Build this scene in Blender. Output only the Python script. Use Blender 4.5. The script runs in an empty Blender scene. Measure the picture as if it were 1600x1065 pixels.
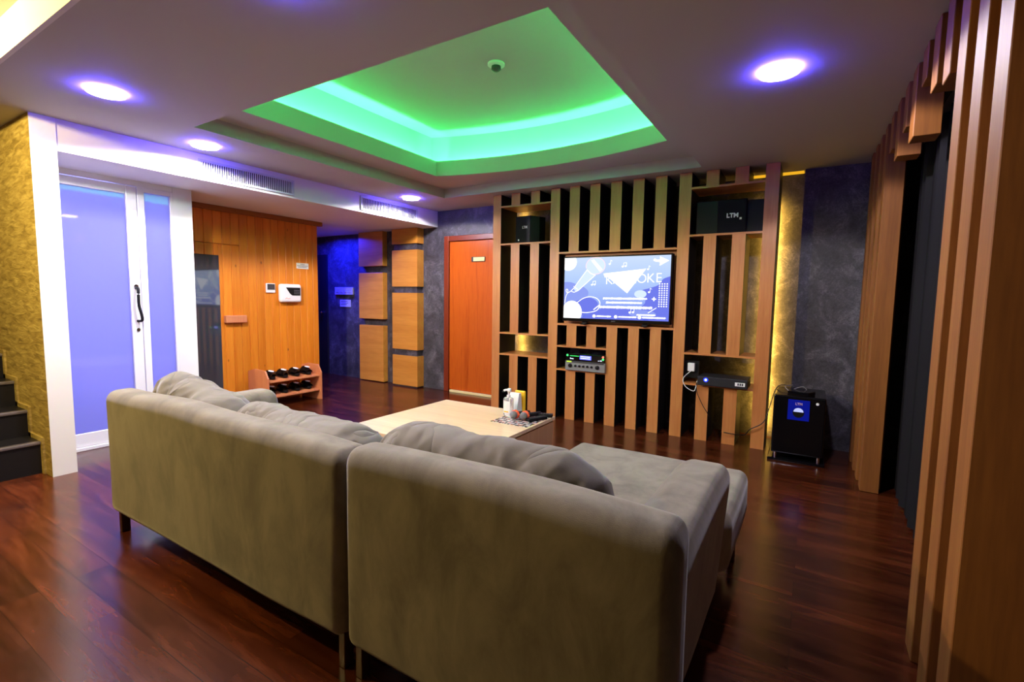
import bpy, bmesh, math, random
from mathutils import Vector, Matrix, noise
random.seed(7)
PI = math.pi
scene = bpy.context.scene
COL = scene.collection

# ------------------------------------------------------------------ camera
CAM_H = 1.27
yaw, pitch, roll = 0.5524, -0.0874, 0.0151
cyw, syw, cp, sp = math.cos(yaw), math.sin(yaw), math.cos(pitch), math.sin(pitch)
fwd = Vector((-syw*cp, cyw*cp, sp)); rgt = Vector((cyw, syw, 0)); upv = rgt.cross(fwd)
r2 = math.cos(roll)*rgt + math.sin(roll)*upv
u2 = -math.sin(roll)*rgt + math.cos(roll)*upv
cam = bpy.data.cameras.new('camera'); camo = bpy.data.objects.new('camera', cam); COL.objects.link(camo)
camo.matrix_world = Matrix(((r2.x, u2.x, -fwd.x, 0), (r2.y, u2.y, -fwd.y, 0), (r2.z, u2.z, -fwd.z, CAM_H), (0, 0, 0, 1)))
cam.sensor_width = 36; cam.sensor_fit = 'HORIZONTAL'; cam.lens = 757.9884/1600*36; cam.clip_start = .02
scene.camera = camo

# ------------------------------------------------------------------ world, exposure
w = bpy.data.worlds.new('world'); scene.world = w; w.use_nodes = True
w.node_tree.nodes['Background'].inputs[0].default_value = (.5, .45, .5, 1)
w.node_tree.nodes['Background'].inputs[1].default_value = 0.015
vs = scene.view_settings
vs.view_transform = 'Standard'; vs.look = 'None'; vs.gamma = 1; vs.use_curve_mapping = False; vs.exposure = 0.0

# ------------------------------------------------------------------ large lights
def area(name, loc, rot, sx, sy, power, color, spread=180, shape='RECTANGLE'):
    l = bpy.data.lights.new(name, 'AREA'); l.shape = shape; l.size = sx; l.size_y = sy
    l.energy = power; l.color = color; l.spread = math.radians(spread)
    o = bpy.data.objects.new(name, l); o.location = loc; o.rotation_euler = rot; COL.objects.link(o)
    return o
DOWN = (0, 0, 0); UP = (PI, 0, 0)
COOL = (1.0, .93, .98)
WARM = (1.0, .77, .27)
# green LED strips lying on the ledge of the ceiling cove
GREEN = (.05, 1.0, .19)
GP = 20
# downlights (position, power); the last is unseen, added to light sofa and table
DLIGHTS = [(-3.52, 1.23, 62), (-4.08, 2.04, 85), (-4.05, 4.28, 40), (-.209, 2.835, 40), (-1.7, 1.10, 44)]
# warm yellow lamps of the stair hall behind the sofa
WARML = [(-3.65, -.12, 225)]

# ------------------------------------------------------------------ materials
def nt(name):
    m = bpy.data.materials.new(name); m.use_nodes = True
    t = m.node_tree; b = t.nodes['Principled BSDF']
    return m, t, b
def rgb(h):
    return tuple(((int(h[i:i+2], 16)/255)**2.2) for i in (0, 2, 4)) + (1,)
def N(t, kind, **kw):
    n = t.nodes.new(kind)
    for k, v in kw.items():
        if k.startswith('i_'):
            key = k[2:]
            n.inputs[int(key) if key.isdigit() else key.replace('_', ' ')].default_value = v
        else: setattr(n, k, v)
    return n
def plain(name, col, rough=.5, metal=0, coat=0, bump=0, bscale=200, sheen=0, spec=.5):
    m, t, b = nt(name)
    b.inputs['Base Color'].default_value = col; b.inputs['Roughness'].default_value = rough
    b.inputs['Metallic'].default_value = metal; b.inputs['Coat Weight'].default_value = coat
    b.inputs['Specular IOR Level'].default_value = spec
    b.inputs['Sheen Weight'].default_value = sheen
    if bump:
        n = N(t, 'ShaderNodeTexNoise', i_Scale=bscale, i_Detail=3.0)
        bp = N(t, 'ShaderNodeBump', i_Strength=bump, i_Distance=.01)
        tc = N(t, 'ShaderNodeTexCoord'); t.links.new(tc.outputs['Object'], n.inputs['Vector'])
        t.links.new(n.outputs['Fac'], bp.inputs['Height']); t.links.new(bp.outputs[0], b.inputs['Normal'])
    return m
def ramp(t, fac, stops):
    r = N(t, 'ShaderNodeValToRGB'); e = r.color_ramp.elements
    while len(e) < len(stops): e.new(.5)
    for i, (p, c) in enumerate(stops): e[i].position = p; e[i].color = c
    t.links.new(fac, r.inputs[0]); return r
def wood(name, c1, c2, axis='Z', scale=14, rough=.42, c3=None, coat=.0, island=.12, knots=False):
    """grain runs along axis"""
    m, t, b = nt(name)
    tc = N(t, 'ShaderNodeTexCoord'); mp = N(t, 'ShaderNodeMapping')
    s = [1.0, 1.0, 1.0]; s['XYZ'.index(axis)] = .07
    mp.inputs['Scale'].default_value = s
    geo = N(t, 'ShaderNodeNewGeometry')
    add = N(t, 'ShaderNodeVectorMath', operation='ADD')
    comb = N(t, 'ShaderNodeVectorMath', operation='SCALE', i_Scale=37.0)
    t.links.new(geo.outputs['Random Per Island'], comb.inputs[0])
    t.links.new(tc.outputs['Object'], add.inputs[0]); t.links.new(comb.outputs[0], add.inputs[1])
    t.links.new(add.outputs[0], mp.inputs[0])
    n1 = N(t, 'ShaderNodeTexNoise', i_Scale=float(scale), i_Detail=6.0, i_Roughness=.6, i_Distortion=.6)
    n2 = N(t, 'ShaderNodeTexNoise', i_Scale=float(scale)*9, i_Detail=3.0)
    t.links.new(mp.outputs[0], n1.inputs['Vector']); t.links.new(mp.outputs[0], n2.inputs['Vector'])
    mx = N(t, 'ShaderNodeMath', operation='MULTIPLY_ADD', i_1=.35); t.links.new(n2.outputs['Fac'], mx.inputs[0])
    mm = N(t, 'ShaderNodeMath', operation='MULTIPLY', i_1=.65); t.links.new(n1.outputs['Fac'], mm.inputs[0]); t.links.new(mm.outputs[0], mx.inputs[2])
    stops = [(.3, c1), (.7, c2)] if not c3 else [(.28, c1), (.5, c2), (.72, c3)]
    r = ramp(t, mx.outputs[0], stops)
    hs = N(t, 'ShaderNodeHueSaturation')
    mr = N(t, 'ShaderNodeMapRange', i_3=1-island, i_4=1+island); t.links.new(geo.outputs['Random Per Island'], mr.inputs[0])
    t.links.new(mr.outputs[0], hs.inputs['Value']); t.links.new(r.outputs[0], hs.inputs['Color'])
    last = hs.outputs[0]
    if knots:
        mp2 = N(t, 'ShaderNodeMapping'); mp2.inputs['Scale'].default_value = (1, 1, .55); t.links.new(add.outputs[0], mp2.inputs[0])
        vo = N(t, 'ShaderNodeTexVoronoi', i_Scale=6.5); t.links.new(mp2.outputs[0], vo.inputs['Vector'])
        rk = ramp(t, vo.outputs['Distance'], [(.035, (.12, .035, .005, 1)), (.085, (1, 1, 1, 1))])
        mk = N(t, 'ShaderNodeMix', data_type='RGBA', blend_type='MULTIPLY'); mk.inputs[0].default_value = .75
        t.links.new(last, mk.inputs[6]); t.links.new(rk.outputs[0], mk.inputs[7]); last = mk.outputs[2]
    t.links.new(last, b.inputs['Base Color'])
    b.inputs['Roughness'].default_value = rough; b.inputs['Coat Weight'].default_value = coat; b.inputs['Coat Roughness'].default_value = .15
    bp = N(t, 'ShaderNodeBump', i_Strength=.12, i_Distance=.003); t.links.new(mx.outputs[0], bp.inputs['Height']); t.links.new(bp.outputs[0], b.inputs['Normal'])
    return m
def emis(name, col, strength):
    m, t, b = nt(name); b.inputs['Base Color'].default_value = (0, 0, 0, 1)
    b.inputs['Emission Color'].default_value = col; b.inputs['Emission Strength'].default_value = strength
    b.inputs['Roughness'].default_value = .5; b.inputs['Specular IOR Level'].default_value = .08
    return m

M = {}
M['ceiling'] = plain('ceiling_paint', (.50, .475, .48, 1), .75, bump=.02, bscale=60)
M['white'] = plain('white_gloss_paint', (.80, .78, .78, 1), .28)
M['beam'] = plain('beam_paint', (.74, .71, .72, 1), .6)
M['veneer'] = wood('slat_veneer', rgb('ad6836'), rgb('cc884e'), 'Z', 10, .4)
M['veneer_h'] = wood('shelf_veneer', rgb('ad6836'), rgb('cc884e'), 'X', 10, .4)
M['veneer_dark'] = wood('slat_side_dark', rgb('17120f'), rgb('221b16'), 'Z', 10, .5)  # darker brown for slat sides and header board
M['veneer_r'] = wood('partition_veneer', rgb('6b4120'), rgb('8c5a2a'), 'Z', 9, .6)
M['veneer_r'].node_tree.nodes['Principled BSDF'].inputs['Specular IOR Level'].default_value = .3
M['pine'] = wood('pine_boards', rgb('cf6c12'), rgb('ea922e'), 'Z', 7, .42, island=.1, knots=True)
M['pine_dark'] = wood('pine_cornice', rgb('7a4418'), rgb('96581f'), 'Y', 7, .5)
M['oakblock'] = wood('oak_laminate', rgb('b8732b'), rgb('d9963f'), 'X', 9, .38)
M['door'] = wood('door_veneer', rgb('9c3c0c'), rgb('bf5a1c'), 'Z', 6, .3, c3=rgb('a8480f'))
M['doorframe'] = wood('door_frame_wood', rgb('6b2a17'), rgb('80361f'), 'Z', 8, .35)
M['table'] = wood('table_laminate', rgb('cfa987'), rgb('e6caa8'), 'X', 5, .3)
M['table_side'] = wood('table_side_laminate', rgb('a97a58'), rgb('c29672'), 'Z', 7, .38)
M['rack'] = wood('rack_laminate', rgb('c0714a'), rgb('d38a5e'), 'Z', 8, .45)
M['black_gloss'] = plain('black_gloss', (.003, .003, .004, 1), .12, spec=.3)
M['black'] = plain('black_matte', (.006, .006, .007, 1), .5, spec=.2)
M['grey_dark'] = plain('charcoal_plastic', (.05, .05, .055, 1), .35)
M['grey'] = plain('grey_plastic', (.22, .22, .23, 1), .35)
M['white_plastic'] = plain('white_plastic', (.82, .8, .8, 1), .35)
M['cable'] = plain('cable_rubber', (.01, .01, .01, 1), .5)
M['cable_white'] = plain('cable_white', (.7, .7, .7, 1), .5)
M['chrome'] = plain('chrome', (.8, .8, .82, 1), .15, metal=1)
M['brass'] = plain('brass', (.75, .58, .22, 1), .3, metal=1)
M['gold_paint'] = plain('gold_plate', (.78, .66, .3, 1), .4)
M['vent'] = plain('vent_metal', (.55, .56, .62, 1), .4)
M['vent_dark'] = plain('vent_inside', (.03, .03, .05, 1), .7)
M['curtain'] = plain('curtain_cloth', (.014, .0135, .015, 1), .95, spec=0)
M['orange'] = plain('orange_foam', (.9, .12, .04, 1), .7)
M['mesh_metal'] = plain('microphone_mesh', (.30, .28, .28, 1), .5, metal=.4, bump=.8, bscale=900)
M['yellow'] = plain('yellow_plastic', (.95, .55, .02, 1), .4)
M['paper'] = plain('paper', (.8, .8, .8, 1), .6)
M['ink'] = plain('ink', (.03, .03, .04, 1), .6)
M['leg'] = wood('sofa_leg_wood', rgb('3b2116'), rgb('4a2a1c'), 'Z', 9, .4)
M['blue_lcd'] = emis('blue_display', (.10, .12, 1, 1), 2.6)
M['lcd_text'] = emis('display_text', (.75, .8, 1, 1), 2.2)
M['green_led'] = emis('green_led', (.05, .9, .15, 1), 2.5)
M['red_led'] = emis('red_led', (1, .15, .1, 1), 2.5)
M['yellow_led'] = emis('yellow_green_led', (.6, .9, .05, 1), 1.4)
M['blue_led'] = emis('blue_led', (.15, .2, 1, 1), 9)
M['logo'] = plain('logo_silver', (.85, .85, .88, 1), .35)
M['lens'] = emis('downlight_lens', (1, .97, 1, 1), 20)
M['rim'] = emis('downlight_blue_rim', (.09, .06, 1, 1), 260)
M['sub_meter_blue'] = emis('blue_meter_panel', (.004, .012, .42, 1), .55)
M['sub_meter_light'] = emis('meter_dial_light', (.5, .55, 1, 1), 1.1)
M['granite'] = plain('black_granite', (.010, .009, .010, 1), .4, spec=.25)
M['nosing'] = plain('granite_nosing', (.12, .10, .10, 1), .3)
M['darkglass_door'] = plain('dark_door_paint', (.008, .008, .012, 1), .5)
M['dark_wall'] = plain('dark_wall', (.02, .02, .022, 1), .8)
M['switch'] = plain('switch_plastic', (.6, .6, .62, 1), .4)

# floor: dark red-brown laminate planks along X
def mk_floor():
    m, t, b = nt('floor_planks')
    tc = N(t, 'ShaderNodeTexCoord'); geo = N(t, 'ShaderNodeNewGeometry')
    br = N(t, 'ShaderNodeTexBrick', offset=.37, i_Scale=1.0)
    br.inputs['Brick Width'].default_value = 1.15; br.inputs['Row Height'].default_value = .124
    br.inputs['Mortar Size'].default_value = .0012; br.inputs['Mortar Smooth'].default_value = .1
    br.inputs['Color1'].default_value = (0, 0, 0, 1); br.inputs['Color2'].default_value = (1, 1, 1, 1); br.inputs['Bias'].default_value = 0
    br.inputs['Mortar'].default_value = (.5, .5, .5, 1)
    t.links.new(geo.outputs['Position'], br.inputs['Vector'])
    sc = N(t, 'ShaderNodeVectorMath', operation='SCALE', i_Scale=9.0); t.links.new(br.outputs['Color'], sc.inputs[0])
    add = N(t, 'ShaderNodeVectorMath', operation='ADD'); t.links.new(geo.outputs['Position'], add.inputs[0]); t.links.new(sc.outputs[0], add.inputs[1])
    mp = N(t, 'ShaderNodeMapping'); mp.inputs['Scale'].default_value = (.13, 1, 1); t.links.new(add.outputs[0], mp.inputs[0])
    n1 = N(t, 'ShaderNodeTexNoise', i_Scale=16.0, i_Detail=7.0, i_Roughness=.62, i_Distortion=.9); t.links.new(mp.outputs[0], n1.inputs['Vector'])
    mp3 = N(t, 'ShaderNodeMapping'); mp3.inputs['Scale'].default_value = (.35, 1, 1); t.links.new(add.outputs[0], mp3.inputs[0])
    n3 = N(t, 'ShaderNodeTexNoise', i_Scale=4.5, i_Detail=3.0); t.links.new(mp3.outputs[0], n3.inputs['Vector'])
    c = ramp(t, n1.outputs['Fac'], [(.28, rgb('35190f')), (.50, rgb('482313')), (.72, rgb('5d301c'))])
    mr = N(t, 'ShaderNodeMapRange', i_1=.3, i_2=.7, i_3=.7, i_4=1.25); t.links.new(n3.outputs['Fac'], mr.inputs[0])
    mr2 = N(t, 'ShaderNodeMapRange', i_3=.7, i_4=1.25); t.links.new(br.outputs['Color'], mr2.inputs[0])
    mu = N(t, 'ShaderNodeMath', operation='MULTIPLY'); t.links.new(mr.outputs[0], mu.inputs[0]); t.links.new(mr2.outputs[0], mu.inputs[1])
    hs = N(t, 'ShaderNodeHueSaturation'); t.links.new(mu.outputs[0], hs.inputs['Value']); t.links.new(c.outputs[0], hs.inputs['Color'])
    # dark knots
    mp2 = N(t, 'ShaderNodeMapping'); mp2.inputs['Scale'].default_value = (.6, 1, 1); t.links.new(geo.outputs['Position'], mp2.inputs[0])
    vo = N(t, 'ShaderNodeTexVoronoi', i_Scale=3.4); t.links.new(mp2.outputs[0], vo.inputs['Vector'])
    rk = ramp(t, vo.outputs['Distance'], [(.035, (.08, .03, .02, 1)), (.075, (1, 1, 1, 1))])
    mk = N(t, 'ShaderNodeMix', data_type='RGBA', blend_type='MULTIPLY'); mk.inputs[0].default_value = .8
    t.links.new(hs.outputs[0], mk.inputs[6]); t.links.new(rk.outputs[0], mk.inputs[7])
    mf = N(t, 'ShaderNodeMix', data_type='RGBA'); t.links.new(br.outputs['Fac'], mf.inputs[0]); t.links.new(mk.outputs[2], mf.inputs[6])
    mf.inputs[7].default_value = (.01, .004, .003, 1)
    t.links.new(mf.outputs[2], b.inputs['Base Color'])
    rr = N(t, 'ShaderNodeMapRange', i_3=.15, i_4=.27); t.links.new(n1.outputs['Fac'], rr.inputs[0]); t.links.new(rr.outputs[0], b.inputs['Roughness'])
    bp = N(t, 'ShaderNodeBump', i_Strength=.06, i_Distance=.003); t.links.new(n1.outputs['Fac'], bp.inputs['Height']); t.links.new(bp.outputs[0], b.inputs['Normal'])
    return m
M['floor'] = mk_floor()
# blotchy slate-effect plaster
def mk_slate(name, c1, c2, c3, spec=.35):
    m, t, b = nt(name)
    geo = N(t, 'ShaderNodeNewGeometry')
    n1 = N(t, 'ShaderNodeTexNoise', i_Scale=5.0, i_Detail=9.0, i_Roughness=.68, i_Distortion=.8); t.links.new(geo.outputs['Position'], n1.inputs['Vector'])
    n2 = N(t, 'ShaderNodeTexNoise', i_Scale=42.0, i_Detail=6.0, i_Roughness=.7, i_Distortion=1.5); t.links.new(geo.outputs['Position'], n2.inputs['Vector'])
    mx = N(t, 'ShaderNodeMath', operation='MULTIPLY_ADD', i_1=.4); t.links.new(n2.outputs['Fac'], mx.inputs[0])
    mm = N(t, 'ShaderNodeMath', operation='MULTIPLY', i_1=.6); t.links.new(n1.outputs['Fac'], mm.inputs[0]); t.links.new(mm.outputs[0], mx.inputs[2])
    c = ramp(t, mx.outputs[0], [(.40, c1), (.52, c2), (.64, c3)])
    t.links.new(c.outputs[0], b.inputs['Base Color']); b.inputs['Roughness'].default_value = .5; b.inputs['Specular IOR Level'].default_value = spec
    bp = N(t, 'ShaderNodeBump', i_Strength=.6, i_Distance=.008); t.links.new(mx.outputs[0], bp.inputs['Height']); t.links.new(bp.outputs[0], b.inputs['Normal'])
    return m
M['slate'] = mk_slate('slate_plaster', rgb('38363b'), rgb('4c4a50'), rgb('716e77'))
# stacked stone wallpaper
def mk_stone():
    m, t, b = nt('stacked_stone')
    geo = N(t, 'ShaderNodeNewGeometry')
    mp = N(t, 'ShaderNodeMapping'); mp.inputs['Scale'].default_value = (1, 1, 4.2); t.links.new(geo.outputs['Position'], mp.inputs[0])
    n1 = N(t, 'ShaderNodeTexNoise', i_Scale=7.0, i_Detail=6.0, i_Roughness=.6, i_Distortion=.7); t.links.new(mp.outputs[0], n1.inputs['Vector'])
    vo = N(t, 'ShaderNodeTexVoronoi', i_Scale=9.0); vo.inputs['Randomness'].default_value = 1; t.links.new(mp.outputs[0], vo.inputs['Vector'])
    c = ramp(t, n1.outputs['Fac'], [(.32, rgb('8c763c')), (.5, rgb('b29a58')), (.7, rgb('ccb674'))])
    mk = N(t, 'ShaderNodeMix', data_type='RGBA', blend_type='MULTIPLY'); mk.inputs[0].default_value = .35
    r = ramp(t, vo.outputs['Distance'], [(.15, (1, 1, 1, 1)), (.75, (.45, .38, .22, 1))])
    t.links.new(c.outputs[0], mk.inputs[6]); t.links.new(r.outputs[0], mk.inputs[7]); t.links.new(mk.outputs[2], b.inputs['Base Color'])
    b.inputs['Roughness'].default_value = .7
    bp = N(t, 'ShaderNodeBump', i_Strength=.8, i_Distance=.012); t.links.new(n1.outputs['Fac'], bp.inputs['Height']); t.links.new(bp.outputs[0], b.inputs['Normal'])
    return m
M['stone'] = mk_stone()
# sofa velvet
def mk_fabric(name, c1, c2, scale=5.5, crease=0):
    m, t, b = nt(name)
    geo = N(t, 'ShaderNodeNewGeometry'); mp = N(t, 'ShaderNodeMapping'); mp.inputs['Scale'].default_value = (1.2, 1.2, .6); t.links.new(geo.outputs['Position'], mp.inputs[0])
    n1 = N(t, 'ShaderNodeTexNoise', i_Scale=scale, i_Detail=7.0, i_Roughness=.65, i_Distortion=.4); t.links.new(mp.outputs[0], n1.inputs['Vector'])
    c = ramp(t, n1.outputs['Fac'], [(.34, c1), (.62, c2)])
    t.links.new(c.outputs[0], b.inputs['Base Color']); b.inputs['Roughness'].default_value = .85; b.inputs['Specular IOR Level'].default_value = .2
    b.inputs['Sheen Weight'].default_value = .35; b.inputs['Sheen Roughness'].default_value = .4
    n2 = N(t, 'ShaderNodeTexNoise', i_Scale=420.0, i_Detail=2.0); t.links.new(geo.outputs['Position'], n2.inputs['Vector'])
    bp = N(t, 'ShaderNodeBump', i_Strength=.25, i_Distance=.002); t.links.new(n2.outputs['Fac'], bp.inputs['Height']); t.links.new(bp.outputs[0], b.inputs['Normal'])
    if crease:
        mp4 = N(t, 'ShaderNodeMapping'); mp4.inputs['Rotation'].default_value = (0, .7, .3); mp4.inputs['Scale'].default_value = (1, 1, .4); t.links.new(geo.outputs['Position'], mp4.inputs[0])
        n4 = N(t, 'ShaderNodeTexNoise', i_Scale=4.2, i_Detail=2.0, i_Distortion=.7); t.links.new(mp4.outputs[0], n4.inputs['Vector'])
        a = N(t, 'ShaderNodeMath', operation='SUBTRACT', i_1=.5); t.links.new(n4.outputs['Fac'], a.inputs[0])
        a2 = N(t, 'ShaderNodeMath', operation='ABSOLUTE'); t.links.new(a.outputs[0], a2.inputs[0])
        a3 = N(t, 'ShaderNodeMath', operation='POWER', i_1=.6); t.links.new(a2.outputs[0], a3.inputs[0])
        b4 = N(t, 'ShaderNodeBump', i_Strength=crease, i_Distance=.05); t.links.new(a3.outputs[0], b4.inputs['Height']); t.links.new(b4.outputs[0], bp.inputs['Normal'])
    return m
M['fabric'] = mk_fabric('sofa_velvet', rgb('655e53'), rgb('827a6c'))
M['cushion'] = mk_fabric('cushion_velvet', rgb('6c675f'), rgb('79736b'), 3.0, .5)
# frosted glass: translucent with a soft gloss
def mk_frost():
    m, t, b = nt('frosted_glass')
    tr = N(t, 'ShaderNodeBsdfTranslucent'); tr.inputs[0].default_value = (.85, .86, .95, 1)
    gl = N(t, 'ShaderNodeBsdfGlossy', i_Roughness=.03); gl.inputs[0].default_value = (.9, .9, 1, 1)
    df = N(t, 'ShaderNodeBsdfDiffuse'); df.inputs[0].default_value = (.12, .13, .5, 1)
    m1 = N(t, 'ShaderNodeMixShader'); m1.inputs[0].default_value = .35; t.links.new(tr.outputs[0], m1.inputs[1]); t.links.new(df.outputs[0], m1.inputs[2])
    m2 = N(t, 'ShaderNodeMixShader'); m2.inputs[0].default_value = .05; t.links.new(m1.outputs[0], m2.inputs[1]); t.links.new(gl.outputs[0], m2.inputs[2])
    t.links.new(m2.outputs[0], t.nodes['Material Output'].inputs[0])
    return m
M['frost'] = mk_frost()
M['smoked'] = plain('smoked_glass', (.045, .05, .062, 1), .04, coat=1.0, spec=1.0)
# printed place mat
def mk_mat():
    m, t, b = nt('printed_menu')
    tc = N(t, 'ShaderNodeTexCoord'); br = N(t, 'ShaderNodeTexBrick', i_Scale=1.0, offset=.5)
    br.inputs['Brick Width'].default_value = .07; br.inputs['Row Height'].default_value = .045; br.inputs['Mortar Size'].default_value = .007
    br.inputs['Color1'].default_value = (.0, .0, .0, 1); br.inputs['Color2'].default_value = (1, 1, 1, 1)
    t.links.new(tc.outputs['Object'], br.inputs['Vector'])
    n = N(t, 'ShaderNodeTexNoise', i_Scale=38.0, i_Detail=2.0); t.links.new(tc.outputs['Object'], n.inputs['Vector'])
    c = ramp(t, n.outputs['Fac'], [(.35, rgb('2a2330')), (.46, rgb('e8dde0')), (.56, rgb('d8c8cc')), (.62, rgb('c85038')), (.7, rgb('e0a030'))])
    mf = N(t, 'ShaderNodeMix', data_type='RGBA'); t.links.new(br.outputs['Fac'], mf.inputs[0]); t.links.new(c.outputs[0], mf.inputs[6]); mf.inputs[7].default_value = rgb('241c28')
    t.links.new(mf.outputs[2], b.inputs['Base Color']); b.inputs['Roughness'].default_value = .3
    return m
M['menu'] = mk_mat()
# clear plastic
def mk_clear():
    m, t, b = nt('clear_plastic'); b.inputs['Base Color'].default_value = (.93, .96, .97, 1); b.inputs['Roughness'].default_value = .05
    b.inputs['Transmission Weight'].default_value = .75; b.inputs['IOR'].default_value = 1.3
    return m
M['clear'] = mk_clear()

# ------------------------------------------------------------------ object helpers
def wloc(o):
    v = Vector((0, 0, 0))
    while o is not None: v += o.location; o = o.parent
    return v
def tag(o, label=None, cat=None, group=None, kind=None):
    if label: o['label'] = label
    if cat: o['category'] = cat
    if group: o['group'] = group
    if kind: o['kind'] = kind
    return o
def thing(name, label, cat, loc=(0, 0, 0), group=None, kind=None):
    o = bpy.data.objects.new(name, None); COL.objects.link(o); o.location = loc; o.empty_display_size = .1
    return tag(o, label, cat, group, kind)
def obj(name, bm, mat, parent=None, smooth=None, label=None):
    """bm is in world coordinates; the object's origin goes to the parent's origin, or to its own base centre"""
    me = bpy.data.meshes.new(name)
    if parent is not None and parent.type == 'EMPTY' and parent.parent is None: off = wloc(parent)
    elif parent is not None: off = wloc(parent)
    else:
        xs = [v.co for v in bm.verts]
        mn = Vector((min(c.x for c in xs), min(c.y for c in xs), min(c.z for c in xs))); mx = Vector((max(c.x for c in xs), max(c.y for c in xs), max(c.z for c in xs)))
        off = Vector(((mn.x+mx.x)/2, (mn.y+mx.y)/2, mn.z))
    bmesh.ops.translate(bm, verts=bm.verts, vec=-off)
    bmesh.ops.recalc_face_normals(bm, faces=bm.faces)
    if smooth is not None:
        for f in bm.faces: f.smooth = True
    bm.to_mesh(me); bm.free()
    if smooth is not None: me.set_sharp_from_angle(angle=math.radians(smooth))
    for mm in (mat if isinstance(mat, (list, tuple)) else [mat]): me.materials.append(M[mm] if isinstance(mm, str) else mm)
    o = bpy.data.objects.new(name, me); COL.objects.link(o)
    if parent is not None: o.parent = parent
    else: o.location = off
    if label: o['label'] = label
    return o
def struct(name, bm, mat, smooth=None, label=None, cat=None):
    o = obj(name, bm, mat, None, smooth); o['kind'] = 'structure'
    if label: o['label'] = label
    if cat: o['category'] = cat
    return o
def B(): return bmesh.new()
def box(bm, x0, x1, y0, y1, z0, z1, bev=0, seg=2, mi=0):
    x0, x1 = sorted((x0, x1)); y0, y1 = sorted((y0, y1)); z0, z1 = sorted((z0, z1))
    vs_ = [bm.verts.new(c) for c in ((x0,y0,z0),(x1,y0,z0),(x1,y1,z0),(x0,y1,z0),(x0,y0,z1),(x1,y0,z1),(x1,y1,z1),(x0,y1,z1))]
    fs = [bm.faces.new([vs_[i] for i in q]) for q in ((0,3,2,1),(4,5,6,7),(0,1,5,4),(1,2,6,5),(2,3,7,6),(3,0,4,7))]
    for f in fs: f.material_index = mi
    if bev:
        es = {e for f in fs for e in f.edges}
        r = bmesh.ops.bevel(bm, geom=list(es), offset=bev, segments=seg, affect='EDGES', profile=.5)
        for f in r['faces']: f.material_index = mi
    return bm
def xbox(*a, **k): return box(B(), *a, **k)
def quad(bm, pts, mi=0):
    f = bm.faces.new([bm.verts.new(p) for p in pts]); f.material_index = mi; return f
def prism(bm, pts, axis, a, b, mi=0):
    """polygon pts (2D) extruded along axis from a to b"""
    def mk(p, t):
        return {'x': (t, p[0], p[1]), 'y': (p[0], t, p[1]), 'z': (p[0], p[1], t)}[axis]
    A = [bm.verts.new(mk(p, a)) for p in pts]; C = [bm.verts.new(mk(p, b)) for p in pts]
    n = len(pts); fs = [bm.faces.new(A), bm.faces.new(C[::-1])]
    for i in range(n): fs.append(bm.faces.new((A[i], C[i], C[(i+1) % n], A[(i+1) % n])))
    for f in fs: f.material_index = mi
    return bm
def lathe(bm, prof, c=(0, 0, 0), axis='z', n=24, mi=0):
    """prof: list of (r, h)"""
    rings = []
    for r, h in prof:
        ring = []
        for i in range(n):
            a = 2*PI*i/n; u, v = r*math.cos(a), r*math.sin(a)
            p = {'z': (u, v, h), 'y': (u, h, v), 'x': (h, u, v)}[axis]
            ring.append(bm.verts.new((c[0]+p[0], c[1]+p[1], c[2]+p[2])))
        rings.append(ring)
    for k in range(len(rings)-1):
        for i in range(n):
            f = bm.faces.new((rings[k][i], rings[k][(i+1) % n], rings[k+1][(i+1) % n], rings[k+1][i])); f.material_index = mi
    for ring in (rings[0], rings[-1]):
        f = bm.faces.new(ring); f.material_index = mi
    return bm
def xform(bm, mat4, verts=None):
    bmesh.ops.transform(bm, matrix=mat4, verts=verts or bm.verts); return bm
def tube(bm, pts, r, n=8, sub=6, mi=0):
    P = [Vector(p) for p in pts]
    if len(P) > 2:
        Q = []
        for i in range(len(P)-1):
            p0 = P[max(i-1, 0)]; p1 = P[i]; p2 = P[i+1]; p3 = P[min(i+2, len(P)-1)]
            for k in range(sub):
                t = k/sub
                Q.append(.5*((2*p1)+(-p0+p2)*t+(2*p0-5*p1+4*p2-p3)*t*t+(-p0+3*p1-3*p2+p3)*t**3))
        Q.append(P[-1]); P = Q
    rings = []; up = Vector((0, 0, 1))
    for i, p in enumerate(P):
        d = (P[min(i+1, len(P)-1)]-P[max(i-1, 0)]).normalized()
        a = d.cross(up)
        if a.length < .05: a = d.cross(Vector((0, 1, 0)))
        a.normalize(); b_ = d.cross(a)
        rings.append([bm.verts.new(p + r*(math.cos(2*PI*k/n)*a + math.sin(2*PI*k/n)*b_)) for k in range(n)])
    for i in range(len(rings)-1):
        for k in range(n):
            f = bm.faces.new((rings[i][k], rings[i][(k+1) % n], rings[i+1][(k+1) % n], rings[i+1][k])); f.material_index = mi
    for q in (rings[0], rings[-1]): bm.faces.new(q).material_index = mi
    return bm
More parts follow.
